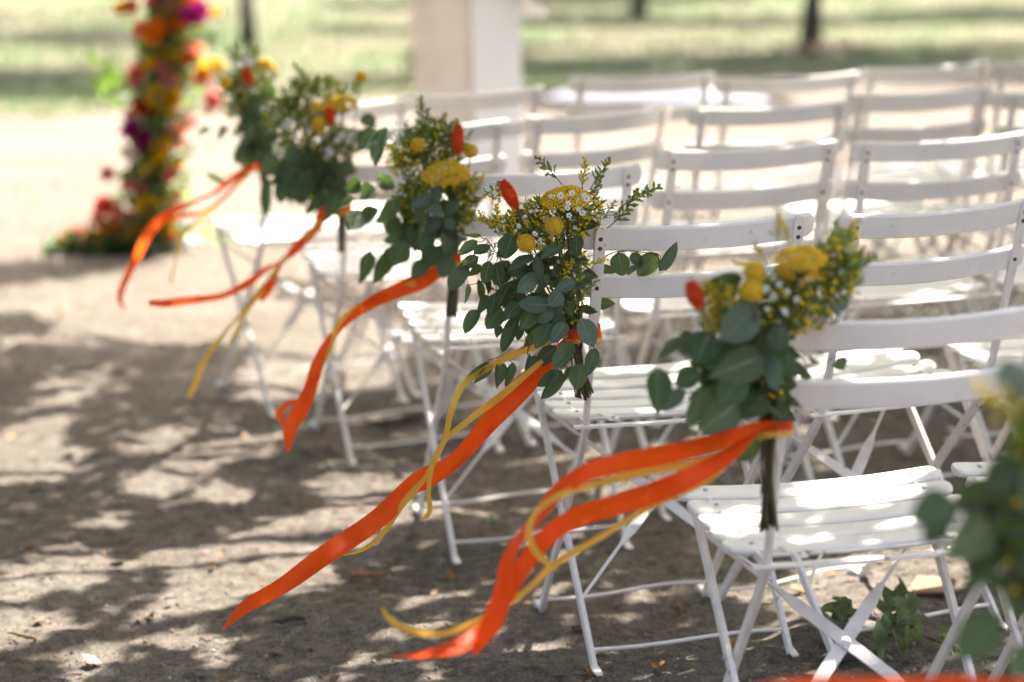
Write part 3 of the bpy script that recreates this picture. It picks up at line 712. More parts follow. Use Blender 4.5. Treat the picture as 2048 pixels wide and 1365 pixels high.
def bouquet(row, label, o, sc, spec):
    """o, sc: origin and scale of the sheet the positions were measured on"""
    X = lambda q: (o[0]+q[0]/sc, o[1]+q[1]/sc)
    ch, pose = CH[(row, 0)]; mw = ch.matrix_basis
    tp = mw @ (TOP+Vector((-CW/2, 0, 0))); rl = mw @ (RAIL+Vector((-CW/2, 0, 0)))
    tpx = PR(tp); rpx = PR(rl)
    def dpt(py): # depth of the post at this height
        t = (py-tpx[1])/(rpx[1]-tpx[1]); t = max(-.6, min(1.2, t)); return tpx[2]+(rpx[2]-tpx[2])*t
    D = lambda py, dz=0: dpt(py)-.045+dz
    tpx_, tpy_ = X(spec['tie']); tie = P(tpx_, tpy_, D(tpy_))
    T = Matrix.Translation(-tie)
    bq = empty('bouquet', tie); tag(bq, label, 'bouquet', 'bouquets tied to the row ends')
    ppm = FPX/D(tpy_)                                  # photo pixels per metre here
    rr = random.Random(row*17+3)
    toc = -FWD
    # sprays: twigs that carry the leaves
    twigs = []
    for k, st in enumerate(spec.get('twigs', [])):
        pts = [P(*X(q), D(X(q)[1], (q[2] if len(q) > 2 else 0))) for q in st]; cc = [Vector(p) for p in catmull(pts, 5)]
        twigs.append(cc); v, f = tube([p-tie for p in cc], [.0016*(1-.5*i/len(cc)) for i in range(len(cc))], 5)
        obj('twig', MB().add(v, f).mesh('twig', M['twig'], True), bq)
    pet = MB()
    def leaf(bx, by, tx, ty, wd, dz, pale=False, tilt=.45):
        a = X((bx, by)); e = X((tx, ty)); d = D(a[1], dz)
        p = P(*a, d); q = P(*e, d+rr.uniform(-.025, .02)); ax = q-p; L = ax.length*1.03; ax.normalize()
        nrm = (toc+RGT*rr.gauss(0, tilt)+UPV*(rr.gauss(.15, tilt))); nrm = (nrm-ax*nrm.dot(ax)).normalized(); xx = ax.cross(nrm)
        wm = wd/sc/ppm*1.12
        m = Matrix((xx*wm, ax*L, nrm*((L+wm)*.5))).transposed().to_4x4(); m.translation = p
        lo = obj('leaf', rr.choice(PALE if pale else LEAVES), bq, T @ m)
        if twigs:
            best = min((x_ for tw in twigs for x_ in tw), key=lambda x_: (x_-p).length)
            if .004 < (best-p).length < .09:
                mid = best.lerp(p, .5)+Vector((0, 0, -.004)); v, f = tube([best-tie, mid-tie, p-tie+ax*.004], [.001, .0008, .0007], 4); pet.add(v, f)
    for l in spec['leaves']:
        bx, by, tx, ty, wd = l[:5]; dz = l[5] if len(l) > 5 else rr.uniform(-.045, .03); leaf(bx, by, tx, ty, wd, dz, len(l) > 6)
    for (cx, cy, rx, ry, n, size) in spec.get('fill', []):
        for i in range(n):
            a = rr.uniform(0, 6.28); q = math.sqrt(rr.random()); bx, by = cx+rx*q*math.cos(a), cy+ry*q*math.sin(a); an = rr.uniform(.2, 2.9)
            s = size*rr.uniform(.7, 1.2); leaf(bx, by, bx-s*math.cos(an), by+s*math.sin(an), s*rr.uniform(.45, .75), rr.uniform(.0, .07), rr.random() < .25, .7)
    if pet.v: tag(obj('petioles', pet.mesh('petioles', M['twig'], True), bq), kind='stuff')
    # flowers
    def head(me, name, cx, cy, r, dz, axis, sz=(1, 1, 1)):
        a = X((cx, cy)); p = P(*a, D(a[1], dz)); m = Matrix.Translation(p) @ basis(axis, Vector((.3, .2, .9))) @ Matrix.Diagonal((r*sz[0], r*sz[1], r*sz[2], 1))
        obj(name, me, bq, T @ m)
        cc = catmull([p, p.lerp(tie, .4)+Vector((0, 0, -.01)), tie+Vector((rr.uniform(-.008, .008), 0, .0))], 4); v, f = tube([Vector(q)-tie for q in cc], .0016, 5)
        obj('stem', MB().add(v, f).mesh('stem', M['stem'], True), bq)
    for (cx, cy, r, dz) in spec.get('balls', []): head(BALL, 'ball_flower', cx, cy, r/sc/ppm, dz, Vector((rr.gauss(0, 1), rr.gauss(0, 1), 1)))
    for k, (cx, cy, r, dz, tl) in enumerate(spec.get('yarrow', [])): head(YAR[k % 2], 'yarrow_head', cx, cy, r/sc/ppm, dz, Vector((0, 0, 1))+toc*tl+RGT*rr.uniform(-.15, .15), (1, .8, 1))
    for (x0, y0, x1, y1, wd, dz) in spec.get('cones', []):
        a = X((x0, y0)); e = X((x1, y1)); p = P(*a, D(a[1], dz)); q = P(*e, D(a[1], dz-.01)); L = (q-p).length
        m = Matrix.Translation(p) @ basis(q-p, toc) @ Matrix.Diagonal((wd/sc/ppm/.85, wd/sc/ppm/.85, L, 1)); obj('orange_cone_flower', CONE, bq, T @ m)
        v, f = tube([p-tie, p.lerp(tie, .5)-tie+Vector((0, 0, -.01)), Vector((0, 0, 0))], .0016, 5); obj('stem', MB().add(v, f).mesh('stem', M['stem'], True), bq)
    for (x0, y0, x1, y1, kind, dz) in spec.get('sprigs', []):
        a = X((x0, y0)); e = X((x1, y1)); p = P(*a, D(a[1], dz)); q = P(*e, D(a[1], dz+rr.uniform(-.02, .02))); L = (q-p).length*1.05
        m = Matrix.Translation(p) @ basis(q-p, toc) @ Matrix.Rotation(rr.uniform(0, 6), 4, 'Z') @ Matrix.Diagonal((L*.95, L*.95, L, 1)); obj('goldenrod_sprig', rr.choice(SPY if kind == 'y' else SPG), bq, T @ m)
    for (cx, cy, r, dz) in spec.get('white', []):
        a = X((cx, cy)); p = P(*a, D(a[1], dz)); m = Matrix.Translation(p) @ basis(toc+Vector((rr.gauss(0, .5), rr.gauss(0, .5), .5)), UPV) @ Matrix.Scale(r/sc/ppm, 4); obj('white_blossom', BLOS, bq, T @ m)
    # small dark leaves, buds and thin stalks inside the bunch
    fb = MB()
    for (cx, cy, rx, ry, n, s0) in spec.get('bush', []):
        for i in range(n):
            a = rr.uniform(0, 6.28); q = math.sqrt(rr.random()); c = X((cx+rx*q*math.cos(a), cy+ry*q*math.sin(a))); p = P(*c, D(c[1], rr.uniform(-.03, .06)))-tie
            d = Vector((rr.gauss(0, .6), rr.gauss(0, .6), rr.gauss(.5, .6))).normalized(); sd2 = d.orthogonal().normalized(); L = s0/ppm/sc*rr.uniform(.6, 1.3); k = rr.random()**(1 if rr.random() < .6 else .8)
            if k < .70: fb.add([p, p+d*L*.5+sd2*L*.17, p+d*L, p+d*L*.5-sd2*L*.17], [(0, 1, 2, 3)], 0)
            elif k < .90: fb.add(*octa(p, .0034*rr.uniform(.7, 1.2), d, 1.4), 1)
            elif k < .95: fb.add(*ico(p, .0036*rr.uniform(.7, 1.2)), 2 if rr.random() < .5 else 3)
            else:
                v, f = tube([p, p+d*L*1.2], .0006, 3); fb.add(v, f, 4)
    if fb.v: tag(obj('filler_greenery', fb.mesh('filler_greenery', [M['green'], M['yellow'], M['white'], M['pinkbud'], M['twig']]), bq), kind='stuff')
    # cut stems below the tie
    (ex, ey), spread, ns, srad = spec['stems']
    for i in range(ns):
        e = X((ex+rr.uniform(-1, 1)*spread, ey+rr.uniform(-1, .25)*spread*.9)); q = P(*e, D(e[1], rr.uniform(-.014, .014)))
        a = tie+RGT*rr.uniform(-.011, .011)+FWD*rr.uniform(-.011, .011); top = a+(a-q)*.25+Vector((0, 0, .02))
        mid = a.lerp(q, .5)+RGT*rr.uniform(-.004, .004); cc = catmull([top, a, mid, q], 4); v, f = tube([Vector(p)-tie for p in cc], srad*rr.uniform(.75, 1.25), 6)
        obj('stem', MB().add(v, f).mesh('stem', M['stem'], True), bq)
    # ribbon wound round stems and post
    pc = mw @ (RAIL+BD*max(0, (tie.z-RAIL.z)/BD.z)+Vector((-CW/2, 0, 0))); mid = (tie+pc)/2; ex_ = (pc-tie); ex_.z = 0; hl = ex_.length/2+.016
    exn = ex_.normalized() if ex_.length > 1e-4 else RGT.copy(); eyn = Vector((-exn.y, exn.x, 0))
    for zz, hh, mt in ((.0, .018, 'rib_o'), (-.012, .008, 'rib_y')):
        v = []; n = 28
        for k in range(n):
            a = 2*math.pi*k/n; r2 = 1.0+(.06 if mt == 'rib_y' else 0); p = Vector((mid.x, mid.y, tie.z))+exn*(hl*r2*math.cos(a))+eyn*(.019*r2*math.sin(a))-tie
            v += [p+Vector((0, 0, zz-hh/2+.003*math.sin(a*2))), p+Vector((0, 0, zz+hh/2+.003*math.sin(a*2+1)))]
        obj('ribbon_wrap', MB().add(v, [(2*k, 2*k+1, (2*k+3) % (2*n), (2*k+2) % (2*n)) for k in range(n)]).mesh('ribbon_wrap', M[mt], True), bq)
    for k, (mt, pts) in enumerate(spec.get('ribbons', [])):
        ribbon('ribbon', pts, M[mt], bq, tie, D(tpy_), row*7+k)
    return bq

# fourth row: the sharp one
bouquet(2, 'sharply seen bouquet with two yellow balls, yarrow and a long straight orange ribbon', (880, 280), 2.438, dict(
    tie=(660, 950), stems=((706, 1268), 46, 16, .0017),
    twigs=[[(655, 920), (500, 820), (380, 700), (300, 590), (225, 480)], [(655, 930), (560, 850), (400, 790), (250, 720), (200, 620), (150, 590)], [(655, 940, -.03), (480, 985, -.05), (380, 1022, -.05), (300, 1055, -.05), (235, 1075, -.05)],
           [(690, 960, -.03), (690, 1020, -.03), (650, 1060, -.03), (585, 1115, -.03)], [(700, 930, -.02), (745, 970, -.04), (748, 1015, -.04)], [(680, 930, .05), (690, 700, .06), (820, 560, .08), (960, 545, .08), (1075, 565, .04)], [(655, 930), (520, 760), (450, 600), (400, 480)], [(480, 985, -.05), (440, 1000, -.05), (425, 1045, -.05)]],
    leaves=[(200, 465, 105, 460, 30), (182, 492, 92, 562, 50), (245, 515, 165, 562, 58), (190, 570, 82, 632, 62), (142, 628, 50, 735, 88), (200, 610, 140, 665, 45), (138, 700, 120, 797, 28), (240, 590, 215, 700, 62),
            (205, 640, 225, 757, 50), (185, 680, 200, 800, 40), (270, 600, 300, 742, 70), (245, 760, 180, 855, 58), (272, 745, 240, 866, 50), (188, 828, 126, 950, 64), (330, 720, 275, 830, 72), (385, 790, 312, 885, 78), (300, 820, 225, 922, 82),
            (378, 860, 308, 1036, 62, -.05), (398, 900, 380, 976, 38), (290, 900, 275, 965, 45), (470, 800, 385, 922, 82, -.05), (535, 805, 382, 800, 74, -.07, 1), (470, 655, 375, 740, 78, -.05, 1), (525, 650, 465, 752, 60, -.05, 1), (470, 560, 492, 692, 46, -.07, 1),
            (352, 468, 312, 577, 92, -.05), (350, 545, 275, 570, 60), (335, 590, 265, 705, 92), (455, 560, 345, 640, 80, -.05, 1), (607, 508, 495, 575, 52, -.06), (565, 608, 535, 662, 52, -.04), (660, 688, 568, 735, 60, -.05, 1), (592, 742, 535, 812, 72, -.07, 1),
            (602, 815, 535, 855, 55, -.05, 1), (620, 770, 645, 862, 48), (540, 815, 480, 888, 65, -.06, 1), (545, 880, 428, 945, 66), (605, 850, 540, 905, 72), (617, 893, 543, 988, 66, -.07, 1), (545, 895, 468, 1015, 82, -.06), (458, 920, 398, 1042, 62), (565, 1005, 470, 1098, 72, -.05),
            (650, 990, 550, 1117, 72, -.06), (685, 870, 745, 1008, 88, -.07, 1), (760, 1015, 712, 1152, 64, -.06), (692, 1090, 664, 1217, 84, -.06), (582, 1120, 476, 1200, 62, -.06), (590, 1122, 500, 1264, 88, -.05), (645, 1105, 590, 1217, 42), (300, 1080, 275, 1212, 68, -.05), (357, 1085, 318, 1202, 52, -.05),
            (258, 1085, 168, 1187, 56, -.05), (232, 1080, 118, 1187, 36, -.05), (436, 1040, 405, 1192, 26, -.05), (468, 1050, 422, 1132, 34, -.05), (768, 635, 862, 640, 62, .07), (868, 548, 892, 664, 88, .07), (935, 550, 985, 622, 52, .07), (962, 615, 913, 662, 38, .07, 1),
            (1065, 555, 968, 662, 92, .06), (1068, 640, 1150, 500, 62, .0, 1), (752, 800, 850, 806, 72, .06), (655, 405, 768, 415, 58, .0), (665, 465, 668, 568, 66, -.05), (420, 730, 300, 720, 60), (600, 700, 520, 640, 70, .02), (440, 640, 330, 650, 90, .0), (700, 600, 640, 560, 70, .02), (500, 940, 420, 880, 70, .0)],
    fill=[(500, 740, 155, 175, 38, 95), (380, 690, 130, 130, 16, 85), (640, 680, 55, 200, 30, 85), (560, 560, 110, 60, 10, 80)],
    balls=[(557, 420, 44, -.075), (420, 505, 46, -.085)], yarrow=[(615, 300, 130, -.03, .28)], cones=[(372, 330, 305, 205, 80, -.07)],
    sprigs=[(595, 225, 468, 100, 'g', 0), (690, 260, 715, 98, 'y', 0), (745, 250, 808, 92, 'g', 0), (755, 330, 790, 185, 'g', .02), (800, 420, 945, 260, 'g', .02), (880, 340, 1068, 235, 'g', .02), (770, 400, 850, 300, 'g', .03), (320, 410, 180, 385, 'y', -.04), (290, 470, 265, 330, 'y', -.04), (410, 440, 390, 335, 'y', -.03),
            (330, 470, 345, 345, 'y', -.03), (480, 480, 520, 350, 'y', -.04), (540, 540, 590, 450, 'y', -.06), (560, 690, 650, 600, 'y', -.06), (690, 630, 805, 575, 'y', -.065), (680, 770, 775, 695, 'g', -.065), (690, 850, 620, 715, 'g', -.05), (620, 560, 695, 465, 'y', -.06), (235, 600, 268, 505, 'g', -.05), (640, 800, 640, 700, 'g', -.04), (690, 720, 690, 640, 'g', -.06), (250, 440, 200, 345, 'y', -.03), (450, 440, 450, 330, 'y', -.02)],
    white=[(590, 272, 18, -.09), (645, 262, 17, -.08), (690, 285, 17, -.08), (715, 288, 18, -.08), (702, 272, 14, -.08), (625, 312, 15, -.09), (620, 335, 16, -.09), (630, 370, 16, -.09), (695, 358, 17, -.08), (675, 340, 13, -.08), (540, 275, 11, -.09), (455, 250, 11, -.05), (240, 215, 14, -.06), (265, 215, 17, -.06), (232, 240, 14, -.06), (290, 300, 12, -.06), (268, 262, 11, -.06), (385, 422, 12, -.09), (370, 442, 9, -.09), (462, 460, 17, -.09), (497, 508, 17, -.09), (490, 485, 10, -.09), (415, 375, 11, -.05), (440, 350, 10, -.05), (470, 345, 10, -.05), (400, 320, 10, -.05), (560, 350, 10, -.09), (590, 240, 9, -.03)],
    bush=[(520, 420, 200, 120, 1500, 42), (700, 350, 95, 100, 420, 40), (640, 700, 80, 210, 420, 46), (270, 260, 45, 40, 70, 34), (360, 420, 120, 60, 220, 40)],
    ribbons=[('rib_o', [(1150, 668, 18, -.01), (1105, 712, 34, -.02), (1040, 775, 46, -.03), (975, 845, 42, -.05), (905, 918, 24, -.06), (840, 960, 40, -.07), (745, 1045, 46, -.09), (650, 1112, 46, -.11), (565, 1172, 38, -.13), (500, 1208, 32, -.14), (470, 1232, 20, -.15), (443, 1262, 2, -.16)]),
             ('rib_o', [(1130, 690, 16, .01), (1060, 770, 30, .0), (985, 850, 24, -.01), (920, 925, 18, -.03), (860, 965, 22, -.03), (820, 985, 14, -.03)]),
             ('rib_y', [(1135, 668, 14, -.03), (1080, 690, 15, -.03), (1020, 712, 16, -.03), (960, 745, 14, -.03), (925, 772, 13, -.04), (903, 820, 14, -.05), (888, 880, 12, -.08), (850, 952, 14, -.09), (805, 1010, 14, -.1), (765, 1068, 11, -.1), (725, 1100, 8, -.1), (680, 1112, 2, -.1)]),
             ('rib_y', [(1085, 722, 10, -.045), (1010, 785, 16, -.06), (945, 835, 14, -.07), (885, 886, 10, -.085), (862, 940, 10, -.09), (857, 990, 10, -.09), (860, 1020, 11, -.09), (852, 1034, 10, -.09), (842, 1038, 5, -.09)])]))

# fifth row
bouquet(1, 'soft bouquet with large round leaves and two orange ribbons looping to the ground', (1250, 420), 2.007, dict(
    tie=(575, 868), stems=((580, 1290), 40, 13, .0024),
    twigs=[[(585, 830), (480, 640), (380, 560), (270, 520)], [(585, 840), (440, 720), (300, 670), (200, 650)], [(585, 850), (420, 780), (260, 730)], [(590, 830, .03), (700, 650, .06), (850, 590, .08)], [(575, 880, .03), (560, 950, .03), (545, 1150, .02)]],
    leaves=[(530, 385, 395, 522, 130, -.06, 1), (470, 275, 320, 290, 90, .02), (285, 515, 138, 592, 66), (275, 505, 205, 535, 60), (560, 585, 332, 668, 140, -.07), (600, 590, 600, 722, 80, -.06, 1), (130, 632, 130, 825, 108), (308, 655, 200, 700, 84), (245, 725, 140, 805, 66, -.03, 1), (335, 715, 238, 862, 95, -.05), (455, 775, 305, 885, 140, -.05),
            (565, 735, 470, 832, 105, -.04), (345, 490, 285, 610, 120), (640, 460, 600, 575, 80, -.06, 1), (520, 905, 455, 1005, 90, .02), (560, 500, 470, 600, 120, -.05), (440, 560, 330, 640, 110), (480, 660, 380, 780, 110, -.05), (640, 520, 560, 640, 90, -.03), (520, 690, 500, 800, 100), (850, 595, 880, 645, 70, .08), (740, 585, 760, 625, 50, .07), (705, 650, 745, 692, 45, .07), (620, 380, 540, 500, 110, 0), (400, 620, 300, 700, 90, .02), (660, 580, 620, 690, 70, -.05), (780, 370, 870, 420, 110, .04, 1), (840, 330, 880, 400, 80, .05, 1)],
    fill=[(480, 640, 150, 160, 34, 120), (590, 620, 50, 190, 18, 110), (560, 450, 120, 80, 10, 90)],
    balls=[(522, 250, 46, -.06), (508, 322, 47, -.08)], yarrow=[(705, 205, 105, -.05, .30), (690, 250, 90, -.02, .3)], cones=[(300, 392, 262, 292, 84, -.06)],
    sprigs=[(600, 160, 615, 22, 'y', 0), (520, 230, 438, 205, 'y', 0), (560, 200, 520, 130, 'y', .0), (420, 400, 300, 295, 'y', -.05), (400, 440, 345, 285, 'y', -.04), (450, 420, 420, 300, 'y', -.04), (400, 480, 310, 420, 'y', -.03), (380, 520, 370, 400, 'y', -.03), (850, 300, 840, 70, 'g', .0), (860, 300, 900, 60, 'y', .02), (830, 300, 985, 190, 'g', .0), (800, 330, 800, 150, 'g', .02), (870, 260, 960, 150, 'g', -.02), (840, 280, 890, 90, 'g', .0), (650, 170, 640, 60, 'y', .03), (820, 340, 930, 240, 'g', 0), (760, 400, 830, 280, 'g', .0), (480, 380, 470, 300, 'y', -.03)],
    white=[(580, 255, 16, -.07), (600, 275, 15, -.07), (565, 318, 18, -.08), (620, 300, 14, -.07), (650, 330, 14, -.07), (640, 410, 18, -.06), (745, 430, 24, .0), (780, 410, 26, .02), (570, 400, 12, -.07), (535, 95, 14, .0), (740, 400, 16, 0), (690, 360, 14, -.05), (545, 130, 12, .0), (520, 150, 12, 0), (600, 350, 14, -.06), (470, 300, 12, -.05), (800, 440, 20, .02)],
    bush=[(620, 380, 160, 120, 900, 55), (400, 400, 110, 110, 420, 50), (850, 240, 95, 130, 650, 50), (720, 420, 110, 80, 240, 50), (590, 700, 40, 150, 120, 60)],
    ribbons=[('rib_o', [(1578, 852, 12, 0), (1515, 854, 22, -.04), (1440, 880, 36, -.06), (1345, 904, 46, -.08), (1245, 926, 46, -.1), (1170, 946, 42, -.11), (1112, 985, 38, -.12), (1068, 1042, 24, -.13), (1032, 1088, 26, -.14), (1014, 1132, 34, -.15), (1008, 1182, 40, -.16), (985, 1240, 50, -.17), (962, 1282, 30, -.17), (950, 1310, 6, -.17)]),
             ('rib_o', [(1512, 862, 14, -.03), (1450, 915, 38, -.05), (1352, 968, 50, -.07), (1245, 1004, 50, -.09), (1150, 1036, 46, -.1), (1085, 1084, 44, -.12), (1040, 1142, 40, -.13), (1005, 1205, 36, -.14), (975, 1252, 38, -.15), (945, 1280, 40, -.16), (900, 1300, 32, -.17), (850, 1310, 20, -.18), (783, 1315, 3, -.19)]),
             ('rib_y', [(1505, 868, 14, -.02), (1420, 918, 18, -.03), (1300, 942, 18, -.05), (1200, 966, 16, -.07), (1125, 988, 14, -.15), (1076, 1020, 13, -.16), (1058, 1058, 14, -.17), (1068, 1098, 15, -.18), (1095, 1126, 13, -.18), (1116, 1142, 4, -.18)]),
             ('rib_y', [(1500, 878, 12, -.02), (1420, 955, 16, -.04), (1300, 1014, 14, -.06), (1200, 1074, 14, -.07), (1110, 1128, 16, -.08), (1060, 1176, 14, -.1), (1010, 1212, 12, -.12), (950, 1246, 16, -.14), (880, 1268, 14, -.16), (820, 1261, 14, -.17), (778, 1238, 12, -.18), (764, 1213, 3, -.18)])]))

# third row
bouquet(3, 'bouquet with an upright orange cone above a broad yarrow head, third row', (700, 200), 2.969, dict(
    tie=(615, 945), stems=((602, 1290), 34, 11, .0024),
    twigs=[[(610, 900), (430, 780), (330, 830), (220, 900), (120, 950)], [(610, 880), (420, 640), (280, 560), (160, 470)], [(420, 640), (250, 650), (60, 680)], [(610, 880), (350, 500), (210, 200)]],
    leaves=[(160, 455, 272, 525, 84), (150, 520, 60, 590, 110), (285, 590, 165, 728, 110, -.05), (165, 640, 85, 745, 110), (80, 660, -10, 775, 110), (490, 558, 362, 636, 66, -.07, 1), (520, 510, 516, 612, 58, -.07, 1), (460, 605, 545, 692, 70, -.07, 1), (430, 635, 440, 760, 110, -.06), (540, 680, 470, 800, 90, -.05, 1), (580, 690, 605, 772, 60, -.06, 1), (550, 785, 565, 922, 60, -.07), (345, 815, 212, 850, 70), (330, 840, 260, 985, 120), (225, 880, 140, 1085, 112, -.03), (125, 900, 55, 1092, 100),
            (365, 900, 240, 975, 100), (475, 950, 368, 1062, 92, -.05), (535, 880, 450, 1005, 125, -.05), (605, 925, 545, 1055, 105, -.06), (215, 160, 170, 395, 95), (150, 180, 45, 300, 100), (420, 740, 340, 860, 110), (480, 800, 420, 900, 100, -.03), (600, 820, 600, 930, 80, -.03), (640, 600, 560, 690, 70, -.05), (60, 480, -20, 540, 90), (30, 580, -60, 660, 90)],
    fill=[(480, 740, 140, 140, 28, 120), (570, 850, 60, 110, 12, 100), (300, 640, 120, 80, 8, 110)],
    balls=[(400, 267, 42, -.06), (718, 305, 43, -.03)], yarrow=[(570, 450, 150, -.06, .45)], cones=[(640, 318, 642, 152, 82, -.05)],
    sprigs=[(440, 170, 425, -10, 'g', 0), (530, 230, 548, 85, 'g', 0), (590, 260, 625, 115, 'g', 0), (470, 260, 470, 60, 'g', 0), (500, 300, 530, 180, 'g', 0), (600, 330, 590, 180, 'g', 0), (690, 260, 720, 180, 'g', .02), (340, 420, 210, 290, 'y', -.04), (320, 440, 290, 290, 'y', -.04), (370, 430, 330, 300, 'y', -.04), (320, 470, 240, 400, 'y', -.04), (420, 460, 380, 380, 'y', -.05), (720, 560, 790, 440, 'y', -.03), (690, 540, 740, 430, 'y', -.04), (700, 640, 800, 560, 'g', -.02), (690, 690, 770, 600, 'g', .0), (420, 340, 400, 180, 'g', 0), (640, 730, 700, 600, 'g', -.04), (380, 300, 330, 150, 'g', .02)],
    white=[(255, 225, 22, -.03), (240, 250, 18, -.03), (275, 205, 16, -.03), (290, 520, 16, -.04), (300, 560, 16, -.04), (320, 490, 14, -.04), (280, 130, 16, 0), (340, 130, 14, 0), (330, 290, 12, -.04)],
    bush=[(500, 280, 180, 140, 1000, 60), (400, 600, 130, 140, 700, 60), (650, 600, 100, 170, 700, 60), (300, 350, 80, 100, 180, 50)],
    ribbons=[('rib_o', [(905, 520, 12, 0), (850, 556, 40, -.03), (795, 582, 34, -.05), (740, 606, 28, -.07), (695, 640, 16, -.08), (662, 680, 14, -.09), (642, 725, 20, -.1), (622, 775, 30, -.11), (600, 820, 38, -.12), (582, 852, 34, -.13), (578, 885, 22, -.13), (575, 906, 3, -.13)]),
             ('rib_o', [(700, 632, 10, -.06), (655, 680, 10, -.06), (628, 728, 14, -.07), (614, 770, 12, -.08), (600, 800, 10, -.08), (575, 808, 12, -.09), (558, 828, 16, -.1), (566, 846, 10, -.1)]),
             ('rib_y', [(830, 565, 14, -.05), (760, 595, 14, -.06), (710, 618, 10, -.07), (676, 648, 12, -.1), (664, 690, 8, -.1), (640, 735, 12, -.12), (622, 770, 16, -.1), (610, 815, 18, -.1), (596, 846, 8, -.11)])]))

# second row
bouquet(4, 'bouquet with a small orange cone before its yarrow and a lone tall yellow ball', (360, 60), 2.967, dict(
    tie=(958, 1062), stems=((962, 1315), 26, 9, .0026),
    twigs=[[(950, 1040), (820, 860), (650, 760), (550, 740)], [(950, 1040), (860, 950), (740, 1080)], [(950, 1030, .04), (1040, 700, .05), (1120, 540, .06)]],
    leaves=[(650, 780, 530, 860, 90), (710, 800, 590, 890, 100), (610, 890, 590, 1025, 90), (770, 820, 735, 1042, 100), (840, 860, 735, 960, 100), (905, 900, 795, 930, 80), (945, 960, 860, 1140, 110, -.04), (560, 735, 498, 850, 90), (530, 890, 515, 1095, 70, .03), (880, 985, 748, 1092, 70), (710, 870, 640, 1000, 100), (860, 800, 780, 890, 100), (1005, 760, 955, 870, 90), (1085, 500, 1150, 590, 90, .05), (1060, 600, 1165, 722, 100, .03), (700, 700, 620, 790, 90), (900, 840, 850, 960, 100), (640, 940, 600, 1010, 80), (820, 700, 760, 800, 80), (960, 860, 930, 990, 80), (600, 620, 510, 700, 80)],
    fill=[(760, 830, 180, 130, 32, 120), (910, 830, 70, 150, 14, 110)],
    balls=[(825, 562, 46, -.07), (1072, 278, 36, .0)], yarrow=[(960, 445, 98, -.04, .5), (820, 465, 58, -.04, .5)], cones=[(902, 562, 878, 462, 70, -.09)],
    sprigs=[(800, 330, 690, 205, 'g', 0), (760, 380, 765, 300, 'y', 0), (830, 380, 830, 290, 'y', 0), (930, 390, 942, 300, 'y', 0), (1000, 400, 1035, 300, 'g', 0), (660, 460, 600, 360, 'g', 0), (720, 420, 650, 300, 'g', 0), (800, 420, 810, 280, 'g', 0), (870, 400, 900, 270, 'g', 0), (640, 520, 590, 450, 'y', 0), (700, 520, 690, 440, 'y', -.03), (1000, 420, 1060, 300, 'g', .02)],
    white=[(640, 560, 26, -.03), (610, 580, 22, -.03), (660, 530, 22, -.03), (960, 630, 26, -.04), (930, 660, 20, -.04), (880, 720, 24, -.04), (900, 690, 20, -.04), (620, 480, 20, 0), (530, 460, 20, 0), (870, 760, 18, -.04), (1010, 620, 20, -.02), (560, 480, 22, 0), (1000, 660, 18, -.03), (630, 380, 16, 0), (490, 470, 18, 0)],
    bush=[(800, 420, 200, 120, 520, 70), (760, 640, 200, 120, 480, 70), (940, 700, 90, 130, 260, 60), (580, 500, 90, 90, 160, 60)],
    ribbons=[('rib_o', [(680, 415, 8, 0), (646, 424, 24, -.03), (632, 456, 22, -.05), (598, 490, 22, -.07), (562, 524, 9, -.09), (532, 538, 12, -.1), (496, 566, 18, -.12), (457, 588, 14, -.13), (430, 596, 14, -.14), (382, 601, 18, -.15), (332, 607, 19, -.16), (297, 606, 12, -.17)]),
             ('rib_o', [(566, 520, 8, -.07), (552, 545, 14, -.08), (538, 574, 20, -.09), (520, 600, 18, -.1)]),
             ('rib_y', [(640, 440, 9, -.06), (600, 496, 10, -.08), (562, 528, 8, -.1), (540, 560, 12, -.11), (512, 594, 14, -.12), (492, 624, 8, -.13), (474, 660, 8, -.13), (455, 698, 6, -.14)]),
             ('rib_y', [(505, 605, 8, -.1), (470, 640, 6, -.11), (436, 682, 10, -.12), (410, 720, 13, -.13), (392, 765, 13, -.14), (378, 796, 10, -.14)])]))

